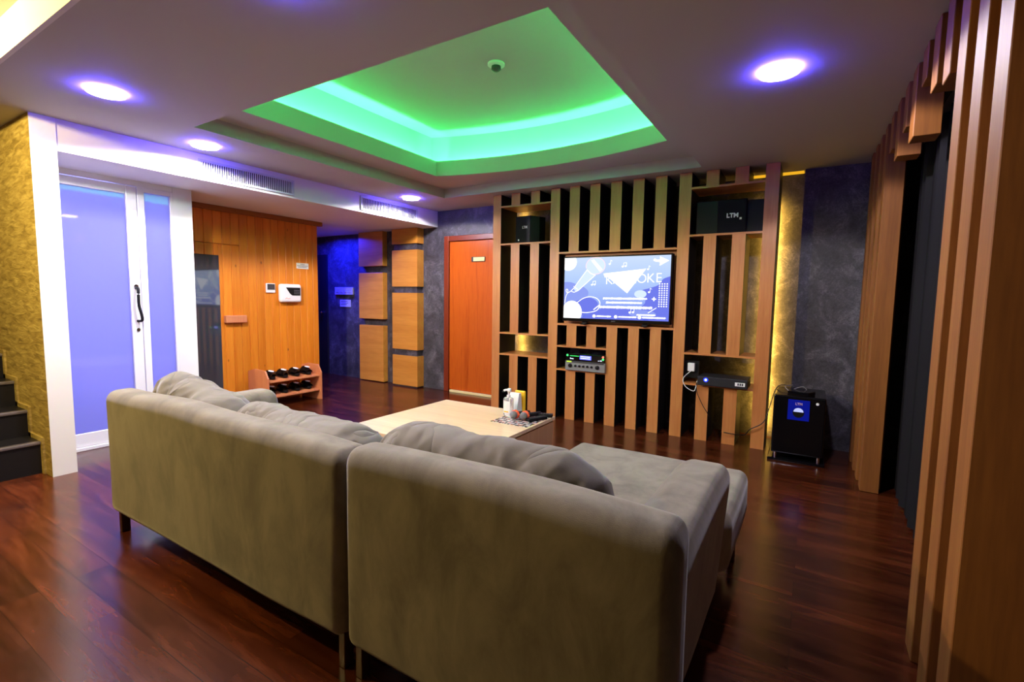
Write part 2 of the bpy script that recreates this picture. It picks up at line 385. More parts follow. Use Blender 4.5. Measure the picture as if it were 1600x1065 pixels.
def soft(bm, c, h, r, disp=None, dens=5, segs=(14, 14, 14)):
    """rounded soft box: centre, half sizes, ellipsoidal corner radii; disp(p)->Vector"""
    h = Vector(h); r = Vector(r); c = Vector(c)
    def coords(H, R, n):
        out = [-H + R*(1-math.cos(i/dens*PI/2)) for i in range(dens)]
        m = max(2, n); out += [(-H+R) + (2*H-2*R)*i/m for i in range(m)]
        out += [H - R*(1-math.cos((dens-i)/dens*PI/2)) for i in range(dens+1)]
        return out
    X, Y, Z = (coords(h[i], r[i], segs[i]) for i in range(3))
    cache = {}
    def V(x, y, z):
        k = (round(x, 6), round(y, 6), round(z, 6))
        if k in cache: return cache[k]
        p = Vector((x, y, z)); inner = Vector([max(-(h[i]-r[i]), min(h[i]-r[i], p[i])) for i in range(3)])
        d = Vector([(p[i]-inner[i])/r[i] for i in range(3)])
        if d.length > 1e-6:
            d.normalize(); p = inner + Vector([d[i]*r[i] for i in range(3)])
        p = p + c
        if disp: p = disp(p)
        cache[k] = bm.verts.new(p); return cache[k]
    def grid(A, Bb, f):
        for i in range(len(A)-1):
            for j in range(len(Bb)-1):
                vs_ = [f(A[i], Bb[j]), f(A[i+1], Bb[j]), f(A[i+1], Bb[j+1]), f(A[i], Bb[j+1])]
                if len(set(vs_)) == 4:
                    try: bm.faces.new(vs_)
                    except ValueError: pass
    for s in (-1, 1):
        grid(X, Y, lambda a, b_: V(a, b_, s*h[2])); grid(X, Z, lambda a, b_: V(a, s*h[1], b_)); grid(Y, Z, lambda a, b_: V(s*h[0], a, b_))
    return bm
def text_mesh(s, size, depth=.0006, font_bold=0.0):
    cu = bpy.data.curves.new('lettering', 'FONT'); cu.body = s; cu.size = size; cu.extrude = depth; cu.align_x = 'CENTER'; cu.align_y = 'CENTER'
    cu.offset = font_bold; cu.resolution_u = 4
    to = bpy.data.objects.new('lettering_tmp', cu); COL.objects.link(to)
    dg = bpy.context.evaluated_depsgraph_get(); me = bpy.data.meshes.new_from_object(to.evaluated_get(dg))
    bm = B(); bm.from_mesh(me); bpy.data.objects.remove(to); bpy.data.curves.remove(cu); bpy.data.meshes.remove(me)
    return bm
def add_text(bm, s, size, m4, mi=0, bold=0.0, depth=.0006):
    tb = text_mesh(s, size, depth, bold); xform(tb, m4)
    me = bpy.data.meshes.new('tmp'); tb.to_mesh(me); tb.free()
    n0 = len(bm.faces); bm.from_mesh(me); bpy.data.meshes.remove(me); bm.faces.ensure_lookup_table()
    for f in bm.faces[n0:]: f.material_index = mi
# orientation: text facing -Y at (x,y,z)
def face_my(x, y, z, rz=0): return Matrix.Translation((x, y, z)) @ Matrix.Rotation(rz, 4, 'Z') @ Matrix.Rotation(PI/2, 4, 'X')
def face_px(x, y, z): return Matrix.Translation((x, y, z)) @ Matrix.Rotation(PI/2, 4, 'Z') @ Matrix.Rotation(PI/2, 4, 'X')

# ------------------------------------------------------------------ measures
YT, ZC, XL, YD, ZB, XD, YA, XS = 4.63, 2.42, -4.37, 5.132, 2.21, -4.913, 1.106, -5.5
ZH = 2.60      # higher ceiling of the stair hall
RX0, RX1, RY0, RY1 = -3.72, -.88, 1.79, 4.49           # outer recess
IX0, IX1, IY0, IY1 = -3.40, -1.045, 1.84, 3.965         # inner opening
Z1, Z2, Z3 = 2.52, 2.67, 2.96
BULGE = .20

# ------------------------------------------------------------------ floor and walls
struct('floor', xbox(-9, 3, -3.2, 7.5, -.06, 0), 'floor', label='dark red-brown laminate floor')
# ceiling with the stepped recess
def arc(x0, x1, y, bul, n=28):
    return [(x0+(x1-x0)*i/n, y+bul*(1-(2*i/n-1)**2)) for i in range(n+1)]
def ceiling():
    bm = B(); z = ZC; TH = .02
    # flat field round the recess (x -8..1.2, y .82..5.6)
    for (a, b_, c, d) in ((-9, RX0, .82, 7.5), (RX1, 3, .82, 7.5), (RX0, RX1, .82, RY0), (RX0, RX1, RY1, 7.5)):
        quad(bm, [(a, c, z), (b_, c, z), (b_, d, z), (a, d, z)])
    # step faces
    K = [(RX0, RY0), (RX1, RY0), (RX1, RY1), (RX0, RY1)]
    for i in range(4):
        a, b_ = K[i], K[(i+1) % 4]
        quad(bm, [(a[0], a[1], z), (b_[0], b_[1], z), (b_[0], b_[1], Z1), (a[0], a[1], Z1)])
    # ring soffit at Z1 with the bowed far edge
    A = arc(IX0, IX1, IY1, BULGE)
    for i in range(len(A)-1):
        quad(bm, [(A[i][0], A[i][1], Z1), (A[i+1][0], A[i+1][1], Z1), (A[i+1][0], RY1, Z1), (A[i][0], RY1, Z1)])
    for (a, b_, c, d) in ((RX0, IX0, RY0, RY1), (IX1, RX1, RY0, RY1), (IX0, IX1, RY0, IY0)):
        quad(bm, [(a, c, Z1), (b_, c, Z1), (b_, d, Z1), (a, d, Z1)])
    # fascia lip (thin upright band), its back face and the ledge
    loop = [(IX0, IY0), (IX1, IY0)] + A[::-1]
    cx, cy = (IX0+IX1)/2, (IY0+IY1)/2
    def offs(L, d):
        out = []
        n = len(L)
        for i in range(n):
            p = Vector(L[i]); a = Vector(L[i-1]); b_ = Vector(L[(i+1) % n])
            e1 = (p-a); e2 = (b_-p)
            e1 = e1.normalized() if e1.length > 1e-6 else e2.normalized(); e2 = e2.normalized() if e2.length > 1e-6 else e1
            n1 = Vector((e1.y, -e1.x)); n2 = Vector((e2.y, -e2.x)); nn = (n1+n2).normalized()
            k = 1/max(.5, nn.dot(n1)); out.append(tuple(p+nn*d*k))
        return out
    loop = loop[:-1] if loop[-1] == loop[0] else loop
    l2 = offs(loop, .012); l3 = offs(loop, .16)
    n = len(loop)
    def band(La, za, Lb, zb):
        for i in range(n):
            j = (i+1) % n
            quad(bm, [(La[i][0], La[i][1], za), (La[j][0], La[j][1], za), (Lb[j][0], Lb[j][1], zb), (Lb[i][0], Lb[i][1], zb)])
    band(loop, Z1, loop, Z2); band(loop, Z2, l2, Z2); band(l2, Z2, l2, Z1+.02); band(l2, Z1+.02, l3, Z1+.02); band(l3, Z1+.02, l3, Z3)
    f = bm.faces.new([bm.verts.new((p[0], p[1], Z3)) for p in l3])
    return bm, l2
bmc, lip = ceiling()
bmesh.ops.remove_doubles(bmc, verts=bmc.verts, dist=1e-5)
# (normals are two-sided; keep as built)
struct('ceiling', bmc, 'ceiling', label='painted ceiling with stepped recess lit green')
# step face towards the higher stair hall ceiling
struct('trim_1', xbox(-9, 3, .80, .82, ZC, ZH+.02), 'beam', label='upright step between the two ceiling levels')
bmh = xbox(-9, 3, -3.2, .80, ZH, ZH+.05)
struct('ceiling', bmh, 'ceiling', label='higher ceiling of the stair hall')
# walls
struct('wall_back', xbox(-9, 3, YD, YD+.1, 0, ZC), 'slate', label='slate grey textured plaster wall')
struct('wall_rear', xbox(-9, 3, -3.3, -3.2, 0, 3), 'stone', label='plain wall behind the camera')
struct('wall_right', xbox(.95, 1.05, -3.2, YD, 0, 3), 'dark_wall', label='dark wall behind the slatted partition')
struct('wall_far_left', xbox(-9.1, -9, -3.2, YD, 0, 3), 'ceiling', label='plain wall beyond the stairs')
struct('wall_left', xbox(-9, XL, YA, YA+.10, 0, ZC), 'stone', label='ochre stacked stone wall beside the stairs')
# slate panel standing proud of the back wall right of the gold strip
struct('wall_slate_panel', xbox(-.12, .95, 4.99, YD, 0, ZC), 'slate', label='dark slate plaster panel right of the gold lit strip')

# white door surround: left pillar, beam over door and alcove
struct('trim_2', box(box(B(), XL-.54, XL, YA+.10, 1.238, 0, ZB), XL-.001, XL+.004, YA, 1.238, 0, ZC, 0), 'white', label='white pillar left of the glass door')
bm = xbox(-9, XL, 1.238, YD, ZB, ZC)
struct('trim_3', bm, 'beam', label='dropped beam over glass door, sauna and alcove')
# entrance: wall around the glass door
bm = B()
box(bm, XD-.10, XD, 2.162, 2.319, 0, ZB)
box(bm, XD-.10, XD-.01, 1.206, 2.162, 2.165, ZB)
struct('trim_4', bm, 'white', label='white pillar and lintel right of the glass door')
# vestibule behind frosted door
bm = B()
box(bm, -6.3, -6.25, 1.206, 2.319, 0, ZB); box(bm, -6.25, XD-.1, 2.28, 2.315, 0, ZB)
struct('wall_vestibule', bm, 'ceiling', label='wall seen dimly behind the frosted glass')
area('vestibule_blue_lamp', (-6.2, 1.72, 1.15), (0, -PI/2, 0), 2.0, .95, 42, (.30, .31, 1.0))

# glass door
d = thing('door_1', 'white framed frosted glass door with dark pull handle', 'door', (XD, 1.4, 0), kind='structure')
bm = B(); x0, x1 = XD-.05, XD
y0, y1 = .99+.22, 1.887
box(bm, x0, x1, 1.207, 1.225, .03, 2.158); box(bm, x0, x1, 1.812, y1, .03, 2.158, .004)
box(bm, x0, x1, 1.225, 1.812, 2.09, 2.158, .004); box(bm, x0, x1, 1.225, 1.812, .03, .137, .004)
obj('door_frame', bm, 'white', d)
obj('threshold', xbox(x0-.02, x1+.02, 1.207, 2.162, 0, .028, .004), 'white', d)
obj('glass_pane', xbox(XD-.03, XD-.022, 1.225, 1.812, .137, 2.09), 'frost', d)
bm = B()
box(bm, x0, x1, 1.893, 1.944, .028, 2.162, .003); box(bm, x0, x1, 2.141, 2.162, .028, 2.162, .003)
box(bm, x0, x1, 1.944, 2.141, 2.125, 2.162); box(bm, x0, x1, 1.944, 2.141, .028, .137)
obj('side_light_frame', bm, 'white', d)
obj('side_light_pane', xbox(XD-.03, XD-.022, 1.944, 2.141, .137, 2.125), 'frost', d)
h = B(); tube(h, [(XD+.002, 1.850, 1.31), (XD+.045, 1.850, 1.305), (XD+.052, 1.846, 1.24), (XD+.05, 1.848, 1.16), (XD+.055, 1.862, 1.08), (XD+.045, 1.866, 1.035), (XD+.002, 1.852, 1.03)], .011, 10)
hd = obj('pull_handle', h, 'black', d, 60, label='dark curved pull handle')
bm = B(); lathe(bm, [(.017, 0), (.017, .012)], (XD, 1.85, 1.325), 'x', 16); lathe(bm, [(.014, 0), (.014, .008)], (XD, 1.852, .955), 'x', 16)
obj('lock_cylinder', bm, 'chrome', d, 40)

# air vents on the beam
def vent(label, y0, y1, z0, z1, n, fr):
    t = thing('air_vent', label, 'air vent', (XL, (y0+y1)/2, z0), 'air conditioning grilles on the beam')
    bm = B(); e = fr
    box(bm, XL, XL+.012, y0, y1, z0, z0+e, .002); box(bm, XL, XL+.012, y0, y1, z1-e, z1, .002)
    box(bm, XL, XL+.012, y0, y0+e, z0+e, z1-e, .002); box(bm, XL, XL+.012, y1-e, y1, z0+e, z1-e, .002)
    obj('frame', bm, 'vent', t)
    obj('backing', xbox(XL+.0005, XL+.0015, y0+e, y1-e, z0+e, z1-e), 'vent_dark', t)
    for i in range(n):
        y = y0+e+(y1-y0-2*e)*(i+.5)/n
        bm = xbox(-.0012, .0012, -.005, .005, z0+e, z1-e)
        xform(bm, Matrix.Translation((XL+.007, y, 0)) @ Matrix.Rotation(math.radians(25), 4, 'Z'))
        obj('vane', bm, 'white_plastic', t)
vent('long grey-framed ceiling beam vent above the sauna boards', 2.125, 2.992, 2.232, 2.378, 44, .018)
vent('shorter white-framed beam vent near the wooden door', 3.812, 4.735, 2.232, 2.392, 36, .022)

# ------------------------------------------------------------------ sauna wall
SY0, SY1 = 2.319, 4.085
bm = B()
nb = 17; pw = .1085
yy = SY0 + .01
DY0, DY1, DZ = 2.42, 3.05, 1.809      # sauna door extents
i = 0
edges = [SY0+.005]
while edges[-1] < SY1-.03: edges.append(min(edges[-1]+.0935, SY1))
def board(bm, y0, y1, z0, z1, x=XS):
    c = .006
    prism(bm, [(x-.03, y0+.0006), (x-c, y0+.0006), (x, y0+c), (x, y1-c), (x-c, y1-.0006), (x-.03, y1-.0006)], 'z', z0, z1)
for a, b_ in zip(edges[:-1], edges[1:]):
    if b_ <= DY1+.05: board(bm, a, b_, DZ+.006, ZB)
    else: board(bm, a, b_, 0, ZB)
DY1 = max(e for e in edges if e <= DY1+.05)
box(bm, XS-.06, XS-.031, SY0, SY1, 0, ZB)
# return side of the sauna cabin facing the alcove
box(bm, -8.9, XS-.03, SY1-.03, SY1, 0, ZB)
struct('wall_sauna', bm, 'pine', label='orange pine board wall of the sauna cabin')
struct('trim_5', xbox(XS-.03, XS+.045, SY0, SY1+.05, ZB-.052, ZB, .006), 'pine_dark', label='dark wooden cornice over pine boards')
d = thing('door_3', 'pine board sauna door with tall dark glass and wooden grip', 'door', (XS, 2.7, 0), kind='structure')
bm = B(); G0, G1, GZ0, GZ1 = 2.50, 2.847, .10, 1.688
for a, b_ in zip(edges[:-1], edges[1:]):
    if b_ > DY1+.001: continue
    aa, bb = a, b_
    if bb <= G0+.01 or aa >= G1-.002: board(bm, aa, bb, .012, DZ)
    elif aa < G0 < bb: board(bm, aa, G0, .012, DZ); board(bm, G0, bb, GZ1, DZ); board(bm, G0, bb, .012, GZ0)
    elif aa < G1 < bb: board(bm, G1, bb, .012, DZ); board(bm, aa, G1, GZ1, DZ); board(bm, aa, G1, .012, GZ0)
    else: board(bm, aa, bb, GZ1, DZ); board(bm, aa, bb, .012, GZ0)
obj('door_leaf', bm, 'pine', d)
obj('dark_glass', xbox(XS-.025, XS-.008, G0, G1, GZ0, GZ1), 'smoked', d, label='tall dark reflective glass pane')
bm = xbox(XS, XS+.055, 2.872, 3.105, .955, 1.035, .006)
obj('grip', bm, 'rack', d)
# sauna controller etc.
t = thing('sauna_controller', 'white sauna control box with slanted black keypad on pine boards', 'control panel', (XS, 3.655, 1.18))
bm = B(); soft(bm, (XS+.035, 3.655, 1.293), (.035, .142, .112), (.03, .03, .03), segs=(2, 4, 4)); obj('housing', bm, 'white_plastic', t, 50)
bm = B(); prism(bm, [(3.60-.02, 1.362), (3.772, 1.362), (3.772, 1.265), (3.665, 1.265), (3.635, 1.285)], 'x', XS+.069, XS+.0725); obj('keypad', bm, 'black', t, label='slanted black keypad')
bm = B()
for r in range(3):
    for c in range(4): box(bm, XS+.0725, XS+.0735, 3.69+c*.019, 3.70+c*.019, 1.285+r*.02, 1.292+r*.02)
obj('buttons', bm, 'grey', t)
bm = B(); tube(bm, [(XS+.0705, 3.57, 1.222), (XS+.0705, 3.59, 1.236), (XS+.0705, 3.61, 1.226), (XS+.0705, 3.635, 1.234)], .002, 6); obj('marking', bm, 'red_led' if 0 else 'orange', t)
t = thing('thermometer', 'small square gauge with dark dial left of the white control box', 'gauge', (XS, 3.42, 1.295))
obj('case', xbox(XS, XS+.022, 3.363, 3.475, 1.295, 1.405, .005), 'white_plastic', t)
obj('dial', xbox(XS+.022, XS+.025, 3.375, 3.467, 1.330, 1.398), 'grey_dark', t)
t = thing('notice', 'small white printed notice high on the pine boards', 'sign', (XS, 3.86, 1.6))
obj('card', xbox(XS, XS+.004, 3.775, 3.945, 1.602, 1.672), 'paper', t)
bm = B()
for z, a, b_ in ((1.655, 3.83, 3.89), (1.637, 3.785, 3.935), (1.620, 3.80, 3.92)):
    y = a
    while y < b_:
        q = random.uniform(.005, .014); box(bm, XS+.004, XS+.0045, y, min(y+q, b_), z-.003, z+.004); y += q+.003
obj('printing', bm, 'ink', t)

# ------------------------------------------------------------------ alcove
area('alcove_blue_lamp', (-6.25, 4.72, 2.205), DOWN, .25, .25, 75, (.01, .015, 1.0), 165)
d = thing('door_4', 'black door at the dark end of the alcove', 'door', (-6.9, YD, 0), kind='structure')
obj('door_leaf', xbox(-7.45, -6.66, YD-.03, YD, 0, 1.925), 'darkglass_door', d)
obj('door_knob', lathe(B(), [(.008, 0), (.02, -.02), (.022, -.035), (.012, -.045)], (-6.76, YD-.03, 1.0), 'y', 14), 'chrome', d, 50)
t = thing('switch_panel', 'row of four light switches on the blue lit alcove wall', 'light switch', (-6.26, 5.1, 1.29))
obj('plate', xbox(-6.463, -6.052, YD-.03, YD, 1.29, 1.405, .004), 'switch', t)
for i in range(4):
    x = -6.43+i*.096; obj('rocker', xbox(x, x+.062, YD-.038, YD-.03, 1.325, 1.375, .003), 'vent', t)
t = thing('notice', 'small sign under the alcove light switches', 'sign', (-6.25, 5.1, 1.1))
obj('card', xbox(-6.37, -6.125, YD-.008, YD, 1.10, 1.21), 'switch', t)
bm = B()
for z in (1.185, 1.16, 1.135): box(bm, -6.35, -6.15+random.uniform(-.06, 0), YD-.009, YD-.008, z-.004, z+.004)
obj('printing', bm, 'ink', t)

# ------------------------------------------------------------------ wooden wall blocks
obL = [(-5.83, -5.325, 1.712, ZB-.002, 'topmost wide wood panel left of the corner column, in blue shade'),
       (-5.83, -5.325, .938, 1.615, 'middle wood panel of the flat stack beside the alcove'),
       (-5.83, -5.325, .012, .842, 'lowest wood panel of the flat stack beside the alcove')]
for a, b_, z0, z1, lb in obL:
    tag(obj('wall_panel', xbox(a, b_, 5.04, YD-.002, z0, z1, .003), 'oakblock'), lb, 'wall panel', 'wood laminate wall panels')
# corner column: slate core with four wooden sleeves
struct('trim_6', xbox(-5.07, -4.645, 5.02, YD, 0, ZB), 'slate', label='slate core of the corner column')
for z0, z1, lb in ((2.002, ZB-.002, 'short wood sleeve at the top of the corner column'), (1.413, 1.916, 'second wood sleeve from the top of the corner column'),
                   (.532, 1.326, 'tall third wood sleeve of the corner column'), (.02, .445, 'bottom wood sleeve of the corner column')):
    bm = B()
    prism(bm, [(-5.095, 5.0), (-4.62, 5.0), (-4.62, YD-.002), (-4.644, YD-.002), (-4.644, 5.019), (-5.095, 5.019)], 'z', z0, z1)
    tag(obj('wall_panel', bm, 'oakblock'), lb, 'wall panel', 'wood laminate wall panels')

# ------------------------------------------------------------------ wooden door
d = thing('door_2', 'red-brown wooden door with small gold plate', 'door', (-3.7, YD, 0), kind='structure')
bm = B(); box(bm, -4.226, -4.15, YD-.04, YD, 0, 2.078, .004); box(bm, -4.15, -3.127, YD-.04, YD, 2.01, 2.078, .004)
obj('door_frame', bm, 'doorframe', d)
obj('door_leaf', xbox(-4.148, -3.14, YD-.012, YD, .03, 2.008), 'door', d)
obj('threshold', xbox(-4.12, -3.14, YD-.05, YD-.003, 0, .026, .003), 'gold_paint', d)
p = obj('name_plate', xbox(-3.785, -3.572, YD-.022, YD-.012, 1.734, 1.796, .002), 'ink', d)
obj('plate_face', xbox(-3.752, -3.577, YD-.025, YD-.022, 1.740, 1.790), 'gold_paint', p)

# ------------------------------------------------------------------ slatted media wall
mw = thing('slatted_media_wall', 'floor to ceiling slatted wooden shelving wall holding the television', 'shelving', (-1.71, YT, 0))
DB = 4.975
def slat(nm, x0, x1, z0, z1, yb=DB, y0=YT):
    # front veneer face is index 0, sides take the darker brown
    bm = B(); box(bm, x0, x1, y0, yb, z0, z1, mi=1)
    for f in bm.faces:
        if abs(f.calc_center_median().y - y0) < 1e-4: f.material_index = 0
    # solid wood lipping 6 mm deep
    return obj(nm, bm, ['veneer', 'veneer_dark'], mw)
def shelf(x0, x1, z0, z1, yb=DB, y0=YT-.002):
    obj('shelf', xbox(x0, x1, y0, yb, z0, z1), 'veneer_h', mw)
P1, P2, P3, P4 = (-3.127, -3.022), (-2.399, -2.292), (-1.09, -.984), (-.395, -.29)
for p in (P1, P2, P3, P4): slat('post', p[0], p[1], 0, ZC-.003)
TS = .018
# bay 1
g1 = [(-2.887, -2.776), (-2.640, -2.532)]
for a, b_ in g1:
    slat('slat', a, b_, 2.292, ZC-.003); slat('slat', a, b_, .888, 1.862); slat('slat', a, b_, 0, .628)
for z in (2.292, 1.880, .888+.0, .646): shelf(P1[1], P2[0], z-TS, z)
# bay 2
g2 = [(-2.182, -2.071), (-1.958, -1.853), (-1.741, -1.632), (-1.520, -1.414), (-1.306, -1.202)]
for a, b_ in g2: slat('slat', a, b_, 1.760, ZC-.003)
shelf(P2[1], P3[0], 1.742, 1.760); shelf(P2[1], P3[0], .998, 1.018)
for a, b_ in g2[:2]: slat('slat', a, b_, .784, .998); slat('slat', a, b_, 0, .518)
for a, b_ in g2[2:]: slat('slat', a, b_, 0, .998)
shelf(P2[1], g2[2][0], .766, .784); shelf(P2[1], g2[2][0], .518, .535)
obj('backing_board', xbox(-2.25, -1.10, 4.70, 4.72, 1.018, 1.74), 'veneer_h', mw)
# bay 3
g3 = [(-.862, -.756), (-.628, -.521)]
for a, b_ in g3:
    slat('slat', a, b_, 2.286, ZC-.003); slat('slat', a, b_, .800, 1.850); slat('slat', a, b_, 0, .500)
for z in (2.286, 1.868, .800): shelf(P3[1], P4[0], z-TS, z)
shelf(P3[1], P4[0], .500, .518, 4.95, YT)
# gold LED strips behind the two outer posts, yellow slot light at the ceiling
YEL = (1.0, .56, .07)
area('led_strip_behind_right_post', (-.335, 5.055, 1.12), (PI/2, 0, 0), .02, 2.1, 28, YEL, 175)
area('led_strip_behind_left_post', (-3.03, 5.065, 1.3), (PI/2, 0, 0), .02, 2.0, 15, YEL, 175)
t = thing('led_strip', 'thin yellow glowing strip along the ceiling right of the slats', 'strip light', (-.4, 5.06, ZC))
bm = B(); box(bm, -.62, -.13, 5.03, 5.12, ZC-.006, ZC-.0005)
obj('diffuser', bm, emis('yellow_strip', (1, .50, .02, 1), .9), t)

# ------------------------------------------------------------------ television
tv = thing('television', 'black flat television showing a blue karaoke screen', 'television', (-1.665, 4.62, 1.05))
TX0, TX1, TZ0, TZ1, TY = -2.215, -1.11, 1.047, 1.705, 4.585
obj('casing', xbox(TX0, TX1, TY, TY+.055, TZ0, TZ1, .004), 'black_gloss', tv)
obj('mount', xbox(-1.75, -1.55, TY+.055, 4.70, 1.25, 1.5), 'black', tv)
for a_ in (-2.0, -1.38):
    bm = B(); prism(bm, [(TY-.03, 1.018), (TY+.10, 1.018), (TY+.10, 1.026), (TY+.04, 1.028), (TY+.04, 1.05), (TY+.02, 1.05), (TY+.02, 1.028), (TY-.03, 1.024)], 'x', a_, a_+.05); obj('stand_foot', bm, 'black', tv)
bm = B(); add_text(bm, 'SONY', .016, face_my(-1.66, TY-.0006, 1.060)); obj('logo', bm, 'grey', tv)
SX0, SX1, SZ0, SZ1 = TX0+.016, TX1-.016, TZ0+.032, TZ1-.014
SW, SH = SX1-SX0, SZ1-SZ0
# screen picture
def mk_screen():
    m, t, b = nt('screen_backdrop'); b.inputs['Base Color'].default_value = (0, 0, 0, 1); b.inputs['Roughness'].default_value = .5; b.inputs['Specular IOR Level'].default_value = .08
    tc = N(t, 'ShaderNodeTexCoord'); se = N(t, 'ShaderNodeSeparateXYZ'); t.links.new(tc.outputs['Generated'], se.inputs[0])
    r = ramp(t, se.outputs['Z'], [(.0, (.10, .14, .80, 1)), (.25, (.30, .42, .95, 1)), (.6, (.45, .62, 1, 1)), (1, (.62, .76, 1, 1))])
    t.links.new(r.outputs[0], b.inputs['Emission Color']); b.inputs['Emission Strength'].default_value = 1.0
    return m
pal = [mk_screen(), emis('screen_indigo', (.16, .20, .85, 1), 1), emis('screen_indigo_soft', (.28, .36, .92, 1), 1), emis('screen_white', (1, 1, 1, 1), 1.5), emis('screen_pale', (.70, .84, 1, 1), 1.05), emis('screen_deep', (.05, .07, .75, 1), 1), emis('screen_pink', (1, .75, .85, 1), 1.1)]
bm = B()
def S(u, v, k): return (SX0+u*SW, TY-.0012-.0004*k, SZ0+v*SH)
def poly(pts, mi, k): 
    f = bm.faces.new([bm.verts.new(S(u, v, k)) for u, v in pts]); f.material_index = mi
def ell(cx, cy, rx, ry, mi, k, n=36, a0=0, a1=2*PI):
    poly([(min(max(cx+rx*math.cos(a0+(a1-a0)*i/n), 0), 1), min(max(cy+ry*math.sin(a0+(a1-a0)*i/n), 0), 1)) for i in range(n)], mi, k)
def strokes(pts, wd, mi, k, closed=False):
    P = [Vector(((u)*SW, v*SH)) for u, v in pts]
    n = len(P)
    for i in range(n-1 if not closed else n):
        a, b_ = P[i], P[(i+1) % n]; d_ = (b_-a)
        if d_.length < 1e-6: continue
        d_.normalize(); nn = Vector((-d_.y, d_.x))*wd/2; a2 = a-d_*wd*.3; b2 = b_+d_*wd*.3
        poly([(q.x/SW, q.y/SH) for q in (a2+nn, a2-nn, b2-nn, b2+nn)], mi, k)
def smooth(pts, sub=8, closed=False):
    P = [Vector(p) for p in pts]; Q = []; n = len(P)
    for i in range(n if closed else n-1):
        g = (lambda j: P[j % n]) if closed else (lambda j: P[min(max(j, 0), n-1)])
        p0, p1, p2, p3 = g(i-1), g(i), g(i+1), g(i+2)
        for k in range(sub):
            t_ = k/sub; Q.append(.5*((2*p1)+(-p0+p2)*t_+(2*p0-5*p1+4*p2-p3)*t_*t_+(-p0+3*p1-3*p2+p3)*t_**3))
    if not closed: Q.append(P[-1])
    return [(min(max(q.x, 0), 1), min(max(q.y, 0), 1)) for q in Q]
poly([(0, 0), (1, 0), (1, 1), (0, 1)], 0, 0)
poly(smooth([(.0, .60), (.06, .60), (.12, .57), (.2, .52), (.25, .44), (.24, .34), (.22, .2), (.18, .0), (.0, .0)], closed=False), 2, 1)
poly(smooth([(.06, .26), (.12, .28), (.2, .33), (.28, .34), (.34, .28), (.35, .2), (.33, .12), (.24, .09), (.19, .04), (.1, 0)]), 1, 2)
poly(smooth([(.18, 0), (.32, .12), (.45, .20), (.6, .2), (.7, .14), (.78, 0)]), 1, 1)
poly(smooth([(1, .68), (.94, .64), (.9, .55), (.82, .50), (.76, .47), (.73, .42), (.78, .36), (.79, .28), (.76, .2), (.78, .1), (.84, 0), (1, 0)]), 1, 1)
ell(.77, .10, .12, .06, 2, 2)
ell(.745, .41, .055, .06, 4, 2)
# white discs
ell(.04, .93, .085, .14, 3, 3); ell(.085, .10, .105, .19, 3, 4)
# microphone
ell(.315, .86, .095, .135, 4, 3)
poly([(.232, .80), (.315, .71), (.16, .47), (.135, .44), (.11, .46), (.10, .50)], 4, 4)
strokes(smooth([(.232, .80), (.17, .66), (.10, .50), (.07, .45)]), .006, 3, 5); strokes([(.315, .71), (.15, .465), (.105, .43), (.07, .45)], .006, 3, 5); strokes([(.232, .80), (.27, .74), (.315, .71)], .008, 3, 5)
strokes([(.10, .53), (.14, .48)], .005, 3, 5)
strokes([(.315+.095*math.cos(a*PI/12), .86+.135*math.sin(a*PI/12)) for a in range(-7, 14)], .007, 6, 5)
poly([(.27, .95), (.30, .96), (.385, .80), (.36, .765)], 3, 5)
strokes(smooth([(.07, .45), (.035, .42), (.02, .47), (.035, .48), (.04, .43), (.02, .36), (.01, .25)]), .006, 3, 5)
strokes(smooth([(.14, .26), (.2, .33), (.27, .36), (.34, .33), (.37, .25), (.34, .14), (.25, .10), (.19, .10)]), .007, 3, 5)
strokes(smooth([(.36, .22), (.33, .18), (.31, .15)]), .01, 3, 5)
# notes
def note(u, v, s, double=False):
    ell(u, v, .010*s, .014*s, 3, 6, 12); strokes([(u+.009*s, v), (u+.009*s, v+.06*s), (u+.024*s, v+.045*s)] if not double else [(u+.009*s, v), (u+.009*s, v+.055*s), (u+.036*s, v+.06*s), (u+.036*s, v+.005)], .0035*s, 3, 6)
    if double: ell(u+.027*s, v+.005, .010*s, .014*s, 3, 6, 12)
note(.452, .885, 1.0); note(.575, .84, 1.0, True); note(.805, .79, .9); note(.285, .555, 1.0, True); note(.822, .44, 1.0); note(.655, .12, 1.1, True)
# K A R A O K E behind a triangle
for ch, u, bold in (('K', .455, 0), ('A', .53, 0), ('R', .60, 0), ('A', .67, 0), ('O', .755, 0), ('K', .835, 0), ('E', .905, 0)):
    add_text(bm, ch, .125, face_my(SX0+(u-.003)*SW, TY-.0030, SZ0+.625*SH+(.03*SH*(u-.45)*2)), 3, -.0012, .0001)
poly([(.395, .735), (.79, .80), (.625, .42)], 3, 8)
poly([(.395, .735), (.46, .745), (.47, .70), (.41, .67)], 3, 7)
# arrow top right
poly([(.905, .98), (.905, .84), (.985, .915)], 3, 6); poly([(.86, .93), (.905, .935), (.905, .895), (.865, .905)], 3, 6); ell(.862, .93, .013, .02, 3, 6, 12)
# dot grid
for r in range(11):
    for c in range(4): ell(.912+c*.0215, .565-r*.034, .0065, .0105, 3, 6, 8)
# star
poly([(.875, .345), (.867, .372), (.859, .345), (.843, .335), (.859, .325), (.867, .298), (.875, .325), (.891, .335)], 3, 6)
strokes([(.89, .20), (.82, .12)], .006, 3, 6)
